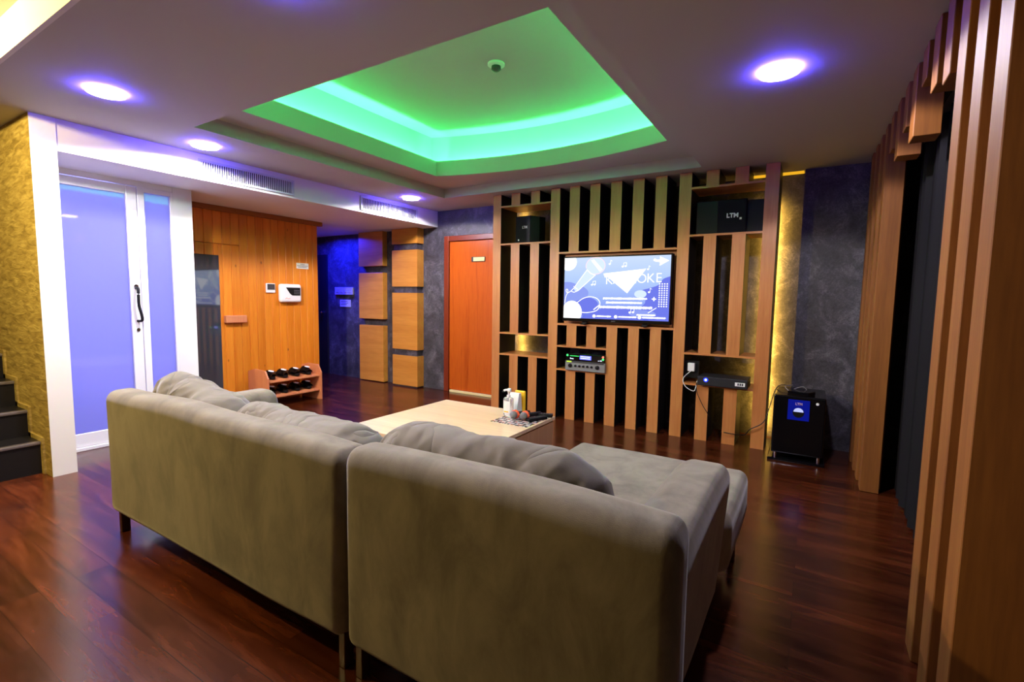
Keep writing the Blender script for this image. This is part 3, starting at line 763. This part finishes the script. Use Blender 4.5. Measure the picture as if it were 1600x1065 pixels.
# lines of small illegible lettering
rs = random.Random(3)
def scrawl(u0, u1, v, h_):
    u = u0
    while u < u1:
        w_ = rs.uniform(.006, .013); hh = h_*rs.uniform(.65, 1.1)
        strokes([(u, v-hh/2), (u+w_*.3, v+hh/2), (u+w_*.8, v+hh*.3)], .0055, 3, 6); strokes([(u, v-.004), (u+w_, v)], .007, 3, 6); u += w_
scrawl(.40, .80, .335, .03); scrawl(.43, .76, .27, .03); scrawl(.36, .85, .195, .04); scrawl(.72, .875, .085, .02)
for u0, u1 in ((.33, .47), (.54, .71), (.76, .97)):
    ell(u0-.015, .045, .016, .026, 3, 6, 16); scrawl(u0+.01, u1, .045, .022)
obj('screen', bm, pal, tv)
area('screen_glow', ((SX0+SX1)/2, TY-.006, (SZ0+SZ1)/2), (-PI/2, 0, 0), SW, SH, 1.2, (.55, .62, 1.0))

# ------------------------------------------------------------------ amplifier stack
t = thing('amplifier', 'silver-grey karaoke mixer with knobs under a lit blue display', 'amplifier', (-1.955, 4.7, .536))
AY = 4.595
obj('mixer_body', xbox(-2.172, -1.735, AY, 4.88, .535, .632, .004), 'grey', t)
obj('display_unit', xbox(-2.168, -1.742, AY+.004, 4.86, .634, .712, .004), 'black_gloss', t)
obj('top_strip', xbox(-2.165, -1.745, AY-.003, AY, .618, .636), 'grey_dark', t)
obj('display', xbox(-2.01, -1.885, AY+.001, AY+.004, .655, .695), 'blue_lcd', t)
bm = B()
for z in (.685, .667):
    x = -2.0
    while x < -1.895: box(bm, x, x+.008, AY-.0002, AY+.001, z-.004, z+.004); x += .012
obj('display_text', bm, 'lcd_text', t)
bm = B(); add_text(bm, 'Boss', .022, face_my(-2.10, AY+.003, .658)); obj('lettering', bm, 'lcd_text', t)
bm = B(); add_text(bm, 'x-100', .018, face_my(-1.79, AY+.003, .655)); obj('model_lettering', bm, 'lcd_text', t)
for x, z, m_ in ((-2.150, .69, 'green_led'), (-1.758, .695, 'red_led'), (-1.758, .672, 'green_led')):
    obj('indicator', lathe(B(), [(.011, AY+.004), (.009, AY-.004)], (x, 0, z), 'y', 12), m_, t)
obj('indicator', xbox(-2.155, -2.10, AY-.005, AY-.003, .620, .632), 'yellow_led', t)
obj('green_line', xbox(-2.12, -2.02, AY+.002, AY+.004, .684, .688), 'green_led', t)
for i, (x, r) in enumerate([(-2.115, .021), (-2.055, .012), (-2.01, .012), (-1.967, .012), (-1.922, .012), (-1.876, .012), (-1.815, .021)]):
    obj('knob', lathe(B(), [(r, AY), (r*.9, AY-.014), (r*.7, AY-.016)], (x, 0, .585), 'y', 16), 'black', t, 40)

# speakers on the upper shelves
t = thing('speaker', 'black shelf speaker on upper left shelf, turned sideways', 'speaker', (-2.75, 4.8, 1.88))
bm = B(); pts = [(-2.905, 4.76), (-2.700, 4.73), (-2.620, 4.93), (-2.84, 4.96)]
prism(bm, pts, 'z', 1.881, 2.185); obj('cabinet', bm, 'black', t)
bm = B(); prism(bm, [(-2.900, 4.7588), (-2.705, 4.7302), (-2.706, 4.7262), (-2.901, 4.7548)], 'z', 1.886, 2.18); obj('grille', bm, 'grey_dark' if 0 else 'black_gloss' if 0 else 'black', t)
bm = B(); add_text(bm, 'LTM', .038, face_my(-2.775, 4.735, 2.06, -.135), 0, .001); obj('logo', bm, 'logo', t)
obj('badge', lathe(B(), [(.009, 4.748), (.008, 4.745)], (-2.86, 0, 1.925), 'y', 12), 'logo', t)
obj('side_panel', prism(B(), [(-2.699, 4.731), (-2.697, 4.7295), (-2.650, 4.85), (-2.652, 4.851)], 'z', 1.883, 2.183), 'grey_dark', t)
t = thing('speaker', 'wide black speaker on upper right shelf with white lettering', 'speaker', (-.66, 4.8, 1.87))
bm = B(); box(bm, -.945, -.530, 4.70, 4.95, 1.869, 2.165, .004); obj('cabinet', bm, 'black', t)
obj('grille', xbox(-.765, -.535, 4.690, 4.70, 1.875, 2.160, .003), 'grey_dark' if 0 else plain('speaker_cloth', (.010, .010, .014, 1), .8, spec=.1), t)
obj('side_box', xbox(-.528, -.40, 4.72, 4.95, 1.869, 2.15), 'black', t)
bm = B(); add_text(bm, 'LTM', .052, face_my(-.643, 4.689, 2.022), 0, .0018); obj('logo', bm, M['logo'], t)
obj('badge', xbox(-.585, -.568, 4.688, 4.690, 1.985, 2.003), 'logo', t)

# lower right box, adapter, cables
t = thing('set_top_box', 'flat black karaoke player with a glowing blue button', 'media player', (-.64, 4.7, .518))
obj('casing', xbox(-.845, -.437, 4.575, 4.84, .518, .597, .004), plain('player_casing', (.02, .02, .023, 1), .45, spec=.3), t)
obj('led_halo', lathe(B(), [(.021, 4.5755), (.019, 4.572)], (-.775, 0, .570), 'y', 20), emis('blue_halo', (.02, .04, 1, 1), 1.6), t)  # blue halo of the LED, painted as a glowing disc
obj('power_button', lathe(B(), [(.012, 4.575), (.010, 4.570)], (-.775, 0, .570), 'y', 16), 'blue_led', t)
bm = xbox(-.535, -.455, 4.572, 4.575, .540, .572); lbl_ = obj('sticker', bm, 'paper', t)
bm = B()
for i in range(3): box(bm, -.515+i*.017, -.503+i*.017, 4.5712, 4.572, .546, .566)
obj('printing', bm, 'ink', lbl_)
area('player_blue_led', (-.775, 4.565, .57), (-PI/2, 0, 0), .02, .02, .02, (.1, .15, 1))
tag(obj('power_adapter', xbox(-.955, -.893, 4.66, 4.70, .623+.0, .70, .005), 'white_plastic'), 'white power adapter plugged in left of the black player', 'power adapter')
tag(obj('socket_board', xbox(-.985, -.86, 4.70, 4.72, .56, .72), 'black'), 'dark socket board behind the white adapter', 'socket')
bm = B(); tube(bm, [(-.92, 4.66, .63), (-.975, 4.60, .56), (-.95, 4.59, .49), (-.88, 4.59, .455), (-.862, 4.60, .49), (-.862, 4.65, .54)], .0035)
tag(obj('power_cable', bm, 'cable_white', None, 60), 'white cable looping below the adapter', 'cable')
bm = B(); tube(bm, [(-.862, 4.62, .53), (-.850, 4.60, .45), (-.80, 4.60, .34), (-.74, 4.61, .24), (-.72, 4.75, .1), (-.70, 4.80, .01)], .0035)
tag(obj('power_cable', bm, 'cable', None, 60), 'black cable hanging from the flat black player', 'cable')
bm = B(); tube(bm, [(-.68, 4.85, .004), (-.66, 4.80, .06), (-.60, 4.615, .108), (-.52, 4.615, .105), (-.45, 4.70, .09), (-.40, 4.60, .17), (-.30, 4.59, .25), (-.262, 4.62, .38), (-.23, 4.70, .52), (-.19, 4.72, .565), (-.12, 4.68, .57)], .004)
tag(obj('power_cable', bm, 'cable', None, 60), 'black cable climbing round the last post to the subwoofer', 'cable')

# ------------------------------------------------------------------ subwoofer
t = thing('subwoofer', 'glossy black floor subwoofer with a blue lit meter', 'speaker', (-.045, 4.6, 0))
bm = B(); box(bm, -.245, .150, 4.385, 4.88, .0, .022, .006); obj('base_plate', bm, 'black_gloss', t)
bm = B(); box(bm, -.222, .135, 4.40, 4.86, .062, .535, .012); obj('cabinet', bm, 'black_gloss', t)
for x, y in ((-.19, 4.415), (.105, 4.415), (-.19, 4.83), (.105, 4.83)):
    obj('leg', lathe(B(), [(.011, .02), (.011, .064)], (x, y, 0), 'z', 14), 'chrome', t, 40)
mp_ = obj('meter_panel', xbox(-.120, .028, 4.394, 4.40, .345, .507, .002), 'sub_meter_blue', t)
bm = B(); f = bm.faces.new([bm.verts.new((-.046+.034*math.cos(a*PI/16), 4.3928, .412+.032*math.sin(a*PI/16))) for a in range(17)]); obj('meter_dial', bm, 'sub_meter_light', mp_)
bm = B(); lathe(bm, [(.036, 4.3935), (.036, 4.3925)], (-.046, 0, .408), 'y', 28)
bmesh.ops.delete(bm, geom=[], context='VERTS')
obj('meter_ring', lathe(B(), [(.040, 4.3939), (.040, 4.3934)], (-.046, 0, .406), 'y', 28), 'black', mp_); bm.free()
bm = B(); add_text(bm, 'LTM', .026, face_my(-.046, 4.3932, .475), 0, .0008); obj('lettering', bm, plain('meter_lettering', (.5, .35, .55, 1), .5), mp_)
obj('badge', lathe(B(), [(.011, 4.40), (.010, 4.397)], (.078, 0, .488), 'y', 16), 'logo', t)
t = thing('wireless_receiver', 'small black receiver box lying on top of the subwoofer', 'receiver', (-.07, 4.55, .536))
bm = B(); prism(bm, [(-.13, 4.47), (.015, 4.44), (.06, 4.56), (-.09, 4.60)], 'z', .536, .562); obj('casing', bm, 'black_gloss', t)
bm = B(); tube(bm, [(-.125, 4.48, .562), (-.15, 4.50, .59), (-.10, 4.55, .60)], .003); tube(bm, [(-.09, 4.59, .562), (-.03, 4.60, .585), (.0, 4.61, .56)], .003); obj('cord', bm, 'grey', t, 60)

# ------------------------------------------------------------------ right slatted partition
rp = thing('slatted_partition', 'wooden slatted partition with hanging short slats over a dark opening', 'partition', (.42, 3.0, 0))
def px_(k): return .372-.00027*k*k
def yk(k): return 1.68+.2305*k
HB = {3: 2.10, 4: 2.15, 5: 2.26, 6: 2.075, 7: 2.19, 8: 2.10, 9: 2.20}
for k in range(0, 15):
    x = px_(max(k, 0)); y = yk(k) 
    if k <= 0 and k > -1: pass
    z0 = HB.get(k, 0.0)
    w_ = .118 if k not in (6, 8) else .13
    if y + w_ > 4.98: continue
    D = .105 if k else .56
    bm = xbox(x, x+D, y, y+w_, z0, (ZC if y+w_ > .8 else ZC)-.003, .0025, 1)
    obj('slat' if k not in HB else 'short_slat', bm, 'veneer_r', rp)
obj('backing_board', xbox(.478, .50, 1.80, 2.26, 0, ZC-.003), 'veneer_r', rp)

obj('backing_board', xbox(.450, .47, 4.10, 4.98, 0, ZC-.003), 'veneer_r', rp)
obj('header_board', xbox(.478, .50, 2.27, 4.09, 2.27, ZC-.003), 'veneer_dark', rp)
# dark curtain in the opening
bm = B(); ny = 90; col = []
for i in range(ny+1):
    y = 2.30+1.78*i/ny; x = .555+.022*math.sin(y*38)+.008*math.sin(y*91+1)
    col.append((bm.verts.new((x, y, .02)), bm.verts.new((x-.004, y, 2.27)), bm.verts.new((x+.006, y, .02)), bm.verts.new((x+.002, y, 2.27))))
for i in range(ny):
    bm.faces.new((col[i][0], col[i+1][0], col[i+1][1], col[i][1])); bm.faces.new((col[i][2], col[i][3], col[i+1][3], col[i+1][2]))
    bm.faces.new((col[i][0], col[i][2], col[i+1][2], col[i+1][0])); bm.faces.new((col[i][1], col[i+1][1], col[i+1][3], col[i][3]))
tag(obj('curtain', bm, 'curtain', None, 70), 'dark grey curtain hanging in the opening of the slatted partition', 'curtain')

# ------------------------------------------------------------------ staircase
st = thing('staircase', 'black stone stairs rising beside the ochre stone wall', 'stairs', (-5.2, .5, 0), kind='structure')
xx = [-4.534, -4.775, -5.03, -5.28, -5.53, -5.78, -6.03, -6.28, -6.53]; zz = [.227, .417, .603, .79, .975, 1.16, 1.345, 1.53, 1.715]
for i in range(8):
    s_ = obj('step', xbox(xx[i]-.30, xx[i], -.35, YA-.002, 0 if i == 0 else zz[i]-.26, zz[i]-.022), 'granite', st)
    obj('tread', xbox(xx[i]-.27, xx[i]-.03, -.35, YA-.002, zz[i]-.022, zz[i]), 'granite', s_)
    obj('nosing', xbox(xx[i]-.03, xx[i]+.012, -.35, YA-.002, zz[i]-.022, zz[i]+.001, .006), 'nosing', s_)
# ochre skirting stepping beside the treads
bm = B()
for i in range(8):
    box(bm, xx[i]-.27, xx[i]+.045, YA-.012, YA, (zz[i-1] if i else 0), zz[i]+.03)
obj('stringer', bm, 'stone', st)

# ------------------------------------------------------------------ downlights
for k, (x, y, pw) in enumerate(DLIGHTS):
    lb = ['round downlight glowing over the glass door side of the room', 'round downlight close to the long beam vent', 'round downlight close to the shorter beam vent, before the door',
          'round downlight over the right side near the slatted partition', 'unseen downlight added above the sofa back', 'round downlight above the right sofa end'][k]
    t = thing('downlight', lb, 'ceiling light', (x, y, ZC), 'recessed ceiling downlights')
    R = .092
    bm = B(); lathe(bm, [(R*1.0, ZC-.001), (R*1.0, ZC-.016), (R*.93, ZC-.017)], (x, y, 0), 'z', 40); obj('glowing_rim', bm, 'rim', t, 60)
    bm = B(); lathe(bm, [(R*.92, ZC-.0172), (R*.90, ZC-.019)], (x, y, 0), 'z', 40); obj('lens', bm, 'lens', t)
    l = bpy.data.lights.new('downlight_lamp', 'SPOT'); l.energy = pw*2.5; l.color = COOL; l.spot_size = math.radians((165, 165, 165, 156, 163)[k]); l.spot_blend = .12; l.shadow_soft_size = .05
    o = bpy.data.objects.new('downlight_lamp', l); o.location = (x, y, ZC-.032); COL.objects.link(o)

for x, y, pw in WARML:
    t = thing('ceiling_lamp', 'warm round lamp on the higher stair hall ceiling', 'ceiling light', (x, y, ZH))
    obj('base', lathe(B(), [(.12, ZH), (.12, ZH-.012)], (x, y, 0), 'z', 32), 'white_plastic', t)
    obj('lens', lathe(B(), [(.11, ZH-.012), (.09, ZH-.03), (.03, ZH-.04)], (x, y, 0), 'z', 32), emis('warm_lens', (1, .75, .35, 1), 4), t, 60)
    l = bpy.data.lights.new('stair_hall_lamp', 'POINT'); l.energy = pw; l.color = WARM; l.shadow_soft_size = .04
    o = bpy.data.objects.new('stair_hall_lamp', l); o.location = (x, y, 2.505); COL.objects.link(o)

# green cove strips along the lip
def strip(p, q, inset=.022):
    p = Vector((*p, 0)); q = Vector((*q, 0)); d_ = q-p; L_ = d_.length; ang = math.atan2(d_.y, d_.x)
    nrm = Vector((d_.y, -d_.x, 0)).normalized()   # loop is counter-clockwise: outward
    m_ = (p+q)/2 + nrm*inset
    o = area('green_led_strip', (m_.x, m_.y, Z1+.055), (PI, 0, ang), L_, .02, GP*L_, GREEN, 180)
n_ = len(lip)
strip(lip[0], lip[1]); strip(lip[1], lip[2]); strip(lip[-1], lip[0])
aa = lip[2:]
for i in range(0, len(aa)-4, 4): strip(aa[i], aa[i+4])

# smoke detector in the recess
t = thing('smoke_detector', 'small round smoke detector on the green lit recess ceiling', 'smoke detector', (-2.05, 3.05, Z3))
bm = B(); lathe(bm, [(.062, Z3-.001), (.062, Z3-.012), (.05, Z3-.02)], (-2.05, 3.05, 0), 'z', 28); obj('base', bm, 'white_plastic', t, 40)
bm = B(); lathe(bm, [(.034, Z3-.02), (.036, Z3-.04), (.022, Z3-.052), (.008, Z3-.056)], (-2.05, 3.05, 0), 'z', 24); obj('sensor_head', bm, 'grey_dark', t, 40)

# ------------------------------------------------------------------ sofa
def wob(amp, fr, seed=0):
    def f(p):
        q = p*fr + Vector((seed, seed*2.3, -seed))
        return p + amp*noise.noise_vector(q)
    return f
def sofa_back(parent, x0, x1, zt, seed):
    bm = B()
    base = wob(.008, 2.2, seed)
    def dsp(p):
        # gentle crown of the top and slight bulge of the rear face
        u = (p.x-x0)/(x1-x0); w_ = 4*u*(1-u); zf = (p.z-.11)/(zt-.11)
        p = Vector((p.x, p.y - .012*w_*max(0, min(1, zf*(1.3-zf)*2.2)), p.z + .018*w_*max(0, zf)**3))
        return base(p)
    soft(bm, ((x0+x1)/2, 1.0+.075, (zt+.11)/2), ((x1-x0)/2, .075, (zt-.11)/2), (.04, .05, .055), dsp, 5, (40, 4, 16))
    return obj('backrest', bm, 'fabric', parent, 60)
def arm_mesh(x0, x1, xin, y0, y1, z1, side, seed):
    """upholstered arm; outer face vertical, inner face leaning out to xin at seat level"""
    bm = B(); base = wob(.007, 2.6, seed)
    def dsp(p):
        zf = max(0, min(1, (z1-p.z)/(z1-.42))); k = max(0, min(1, (p.x-x0)/(x1-x0))); 
        if side > 0: k = 1-k                 # right arm: inner side is low x
        zo = max(0, (z1-p.z)/z1)
        p = Vector((p.x - side*(xin*k*zf) - side*.05*zo*(1-k), p.y, p.z - .03*max(0, (y0+.25-p.y)/.25)**2 ))
        return base(p)
    soft(bm, ((x0+x1)/2, (y0+y1)/2, (z1+.12)/2), ((x1-x0)/2, (y1-y0)/2, (z1-.12)/2), (.05, .06, .065), dsp, 5, (5, 16, 12))
    return bm
def sofa_leg(parent, x, y, w_=.03):
    obj('leg', xbox(x-w_/2, x+w_/2, y-.02, y+.02, 0, .14, .003), 'leg', parent)

s1 = thing('sofa', 'grey velvet sofa section with left arm and two loose back cushions', 'sofa', (-2.19, 1.45, 0), 'two sections of the corner sofa')
sofa_back(s1, -3.10, -1.268, .765, 1)
obj('base', soft(B(), (-2.18, 1.53, .215), (.90, .37, .105), (.02, .03, .02), None, 3, (4, 4, 2)), 'fabric', s1, 60)
for a, b_, sd in ((-2.86, -2.07, 2), (-2.065, -1.275, 3)):
    obj('seat_cushion', soft(B(), ((a+b_)/2, 1.57, .375), ((b_-a)/2, .375, .07), (.04, .05, .05), wob(.006, 3, sd), 4, (12, 8, 2)), 'fabric', s1, 60)
obj('arm', arm_mesh(-3.10, -2.93, .10, 1.10, 1.86, .665, -1, 4), 'fabric', s1, 60)
for x, y in ((-3.065, 1.05), (-1.30, 1.05), (-3.06, 1.80), (-1.32, 1.84)): sofa_leg(s1, x, y)

s2 = thing('sofa', 'grey velvet chaise section with long seat and right arm', 'sofa', (-.71, 1.8, 0), 'two sections of the corner sofa')
sofa_back(s2, -1.250, -.205, .785, 7)
obj('base', soft(B(), (-.75, 1.86, .19), (.45, .70, .075), (.02, .03, .02), None, 3, (4, 4, 2)), 'fabric', s2, 60)
def chz(p):
    k = max(0, min(1, (1.98-p.y)/.06)); h_ = max(0, min(1, (p.x+.45)/.2))
    p = Vector((p.x-.055*k*h_, p.y, p.z))
    return wob(.006, 2.5, 5)(p)
bm = B(); soft(bm, (-.672, 1.90, .325), (.455, .725, .115), (.045, .05, .05), chz, 5, (20, 30, 4))
obj('seat_cushion', bm, 'fabric', s2, 60)
obj('arm', arm_mesh(-.395, -.214, .13, 1.12, 1.95, .675, 1, 9), 'fabric', s2, 60)
for x, y in ((-1.215, 1.05), (-.24, 1.05), (-1.08, 2.53), (-.27, 2.53)): sofa_leg(s2, x, y)

# loose back cushions
def pillow(label, xc, yc, zc, wx, hz, th, lean, rz, seed, tilt=0, dip=lambda u: 0):
    bm = B(); nu, nv = 90, 52
    def ridge(x, z, f, ang, sd):
        q = Vector((x*math.cos(ang)+z*math.sin(ang), -x*math.sin(ang)+z*math.cos(ang), sd))
        return (1-abs(noise.noise(Vector((q.x*f, q.y*f*.32, sd))))*2.6)
    def pt(u, v, s):
        au, av = abs(u), abs(v)
        prof = max(0, (1-au**6)*(1-av**3.0))**.55
        x = u*wx/2*(1-.06*av**3); z = v*hz/2*(1-.16*au**7)
        y = s*th/2*prof
        edge = max(au**3, .22+.30*max(0, v))*(.45+1.1*abs(noise.noise(Vector((x*2.1+seed, z*2.7, 3.3))))*2)
        m_ = min(1, prof*2.4)
        n1 = noise.noise(Vector((x*3.0, z*4.0, s*1.7+seed)))*.040*m_
        n2 = max(-.4, ridge(x, z, 11, .9+1.1*noise.noise(Vector((x*1.7, z*2, seed))), seed+s))*.052*edge*m_ + max(-.3, ridge(x, z, 22, -.7, seed*2+s))*.024*edge*m_
        slump = noise.noise(Vector((x*2.3+seed*3, .3, .7)))*.045*max(0, .4+.6*v) + (dip(x/wx*2))*max(0, .3+.7*v) + noise.noise(Vector((x*7+seed*3, .3, z*4)))*.014
        corner = .035*max(0, au-.72)/.28*max(0, v)
        p = Vector((x+.014*noise.noise(Vector((x*4, z*6, seed))), y+s*(n1+n2), z+slump-corner))
        return p
    front = [[None]*(nv+1) for _ in range(nu+1)]; back = [[None]*(nv+1) for _ in range(nu+1)]
    mtx = Matrix.Translation((xc, yc, zc)) @ Matrix.Rotation(rz, 4, 'Z') @ Matrix.Rotation(lean, 4, 'X') @ Matrix.Rotation(tilt, 4, 'Y')
    def g(t): return math.sin(t*PI/2)*.45+t*.55
    for i in range(nu+1):
        for j in range(nv+1):
            u, v = g(-1+2*i/nu), g(-1+2*j/nv)
            front[i][j] = bm.verts.new(mtx @ pt(u, v, -1))
            back[i][j] = front[i][j] if i in (0, nu) or j in (0, nv) else bm.verts.new(mtx @ pt(u, v, 1))
    for i in range(nu):
        for j in range(nv):
            bm.faces.new((front[i][j], front[i+1][j], front[i+1][j+1], front[i][j+1]))
            bm.faces.new((back[i][j], back[i][j+1], back[i+1][j+1], back[i+1][j]))
    o = obj('cushion', bm, 'cushion', None, 80)
    return tag(o, label, 'cushion', 'loose back cushions')
pillow('crumpled grey back cushion at the left arm end of the sofa', -2.72, 1.315, .60, .76, .35, .23, math.radians(9), 0, 1.3, math.radians(5), lambda u: .02-.03*u)
pillow('middle grey back cushion, slumped in its centre', -1.875, 1.315, .60, .90, .35, .23, math.radians(9), 0, 4.7, 0, lambda u: .035*u*u-.02-.02*u)
pillow('largest grey back cushion, on the chaise section', -.915, 1.315, .602, .94, .36, .24, math.radians(9), 0, 8.2, 0, lambda u: .012)

# ------------------------------------------------------------------ coffee table and the things on it
t = thing('coffee_table', 'large low block coffee table in pale wood laminate', 'table', (-2.1, 2.67, 0))
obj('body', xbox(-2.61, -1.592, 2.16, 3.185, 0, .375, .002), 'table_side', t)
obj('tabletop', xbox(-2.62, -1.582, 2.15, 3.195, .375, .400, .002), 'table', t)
tag(obj('place_mat', xbox(-1.895, -1.600, 2.80, 3.19, .4005, .4025), 'menu'), 'printed picture menu sheet lying on the table corner', 'menu')
t = thing('sanitizer_bottle', 'clear pump bottle of hand sanitizer on the table', 'bottle', (-1.865, 2.99, .403))
bm = B(); soft(bm, (-1.865, 2.99, .475), (.036, .024, .071), (.014, .014, .018), None, 4, (3, 3, 4)); obj('bottle', bm, 'clear', t, 60)
obj('label', xbox(-1.893, -1.838, 2.9645, 2.966, .43, .52), 'paper', t)
obj('label_print', xbox(-1.888, -1.85, 2.9638, 2.9645, .437, .446), 'yellow', t)
bm = B(); lathe(bm, [(.014, .545), (.014, .562), (.006, .564), (.006, .59)], (-1.865, 2.99, 0), 'z', 16); tube(bm, [(-1.855, 2.985, .592), (-1.875, 2.98, .600), (-1.895, 2.97, .594)], .008, 8); box(bm, -1.873, -1.845, 2.98, 3.0, .585, .612, .005); obj('pump', bm, 'white_plastic', t, 50)
obj('nozzle', tube(B(), [(-1.895, 2.97, .594), (-1.902, 2.967, .584)], .007, 8), 'black', t)
obj('dip_tube', tube(B(), [(-1.868, 2.99, .545), (-1.868, 2.99, .50)], .008, 8), 'ink', t)
t = thing('menu_holder', 'white wedge holder with yellow back standing behind the bottle', 'holder', (-1.85, 3.10, .4))
bm = B(); prism(bm, [(3.045, .403), (3.135, .403), (3.115, .56), (3.085, .56)], 'x', -1.912, -1.832); obj('white_body', bm, 'white_plastic', t)
bm = B(); box(bm, -1.902, -1.812, 3.137, 3.157, .403, .572, .008); obj('yellow_back', bm, 'yellow', t)
def mic(label, hx, hy, ang, z=.438):
    t = thing('microphone', label, 'microphone', (hx, hy, .403), 'wireless microphones')
    d_ = Vector((math.cos(ang), math.sin(ang), 0)); m4 = Matrix.Translation((hx, hy, z)) @ Matrix.Rotation(ang, 4, 'Z')
    bm = B(); lathe(bm, [(.006, -.027), (.018, -.021), (.026, -.006), (.0275, .004), (.024, .018), (.018, .024)], (0, 0, 0), 'x', 20); xform(bm, m4); obj('grille', bm, 'mesh_metal', t, 60)
    bm = B(); lathe(bm, [(.030, .014), (.034, .020), (.034, .032), (.029, .038)], (0, 0, 0), 'x', 8); xform(bm, m4); obj('roll_ring', bm, 'orange', t)
    bm = B(); lathe(bm, [(.019, .036), (.017, .10), (.0145, .21), (.012, .215)], (0, 0, 0), 'x', 18); xform(bm, m4 @ Matrix.Rotation(math.radians(5), 4, 'Y')); obj('handle', bm, 'black', t, 50)
mic('left one of two grey-headed microphones with orange ring', -1.782, 2.925, math.radians(88))
mic('right one of two grey-headed microphones with orange ring', -1.708, 2.940, math.radians(84))
def remote(label, x, y, ang, L_, wd):
    t = thing('remote_control', label, 'remote control', (x, y, .403), 'remote controls on the table')
    m4 = Matrix.Translation((x, y, .403)) @ Matrix.Rotation(ang, 4, 'Z')
    bm = xbox(-L_/2, L_/2, -wd/2, wd/2, 0, .022, .005); xform(bm, m4); obj('casing', bm, 'black', t)
    bm = B()
    for i in range(6):
        for j in range(3): box(bm, -L_/2+.02+i*.02, -L_/2+.032+i*.02, -wd/2+.008+j*.012, -wd/2+.016+j*.012, .022, .0235)
    xform(bm, m4); obj('buttons', bm, 'grey_dark', t)
remote('nearer black remote control beside the microphones', -1.638, 3.01, math.radians(68), .17, .046)
remote('farther black remote control near the table corner', -1.645, 3.135, math.radians(20), .13, .045)

# ------------------------------------------------------------------ shoe rack and slippers
t = thing('shoe_rack', 'small two-tier orange laminate shoe rack against the pine boards', 'shoe rack', (-5.27, 3.46, 0))
for y in (3.12, 3.802):
    bm = B(); prism(bm, [(-5.46, 0), (-5.08, 0), (-5.08, .338), (-5.135, .422), (-5.33, .432), (-5.46, .40)], 'y', y, y-.018) ; obj('side_panel', bm, 'rack', t)
for z0, z1 in ((.33, .30), (.155, .125)):
    bm = B(); prism(bm, [(-5.44, z0+.015), (-5.10, z1), (-5.10, z1-.014), (-5.44, z0+.001)], 'y', 3.12, 3.784); obj('shelf', bm, 'rack', t)
obj('back_rail', xbox(-5.455, -5.44, 3.12, 3.784, .02, .09), 'rack', t)
def slipper_parts(t, x, y, z):
    sl = Matrix.Translation((x, y, z)) @ Matrix.Rotation(math.radians(5), 4, 'Y')
    bm = B(); pts = []
    for i in range(28):
        a = 2*PI*i/28; u = math.cos(a)*.135; wv = .043+.008*math.cos(a); pts.append((u, math.sin(a)*wv))
    prism(bm, pts, 'z', 0, .022); xform(bm, sl); obj('sole', bm, 'black', t)
    bm = B(); n = 14
    rows = []
    for i in range(7):
        u = .0+.115*i/6; hh = .062-.028*(i/6)**2; wv = .053-.012*(i/6)**2
        rows.append([bm.verts.new((u, math.cos(PI*k/n)*wv, .018+math.sin(PI*k/n)*hh)) for k in range(n+1)])
    for i in range(6):
        for k in range(n): bm.faces.new((rows[i][k], rows[i+1][k], rows[i+1][k+1], rows[i][k+1]))
    bmesh.ops.solidify(bm, geom=bm.faces[:], thickness=.004)
    xform(bm, sl); obj('strap', bm, 'black_gloss', t, 50)
    bm = B(); lathe(bm, [(.002, .0), (.022, -.003), (.024, -.006)], (0, 0, 0), 'z', 16); xform(bm, sl @ Matrix.Translation((.055, .012, .082)) @ Matrix.Rotation(math.radians(-10), 4, 'X') @ Matrix.Rotation(math.radians(14), 4, 'Y') @ Matrix.Scale(1.5, 4, (0, 1, 0))); obj('pale_patch', bm, 'logo', t, 50)  # pale oval patch on top of the strap
names = ['first', 'second', 'third', 'fourth']
t0 = thing('slipper', 'black slipper on the top shelf of the shoe rack, first from the left', 'slipper', (-5.27, 3.215, .33), 'black slippers on the shoe rack')
slipper_parts(t0, -5.27, 3.215, .332)
for r_, (z, nm) in enumerate(((.332, 'top'), (.157, 'bottom'))):
    for i in range(4):
        if r_ == 0 and i == 0: continue
        c = t0.copy(); COL.objects.link(c)
        c.location = (-5.27, 3.215+i*.155, .33 if r_ == 0 else .155)
        c['label'] = 'black slipper on the %s shelf of the shoe rack, %s from the left' % (nm, names[i])
        for ch in list(t0.children):
            q = ch.copy(); COL.objects.link(q); q.parent = c
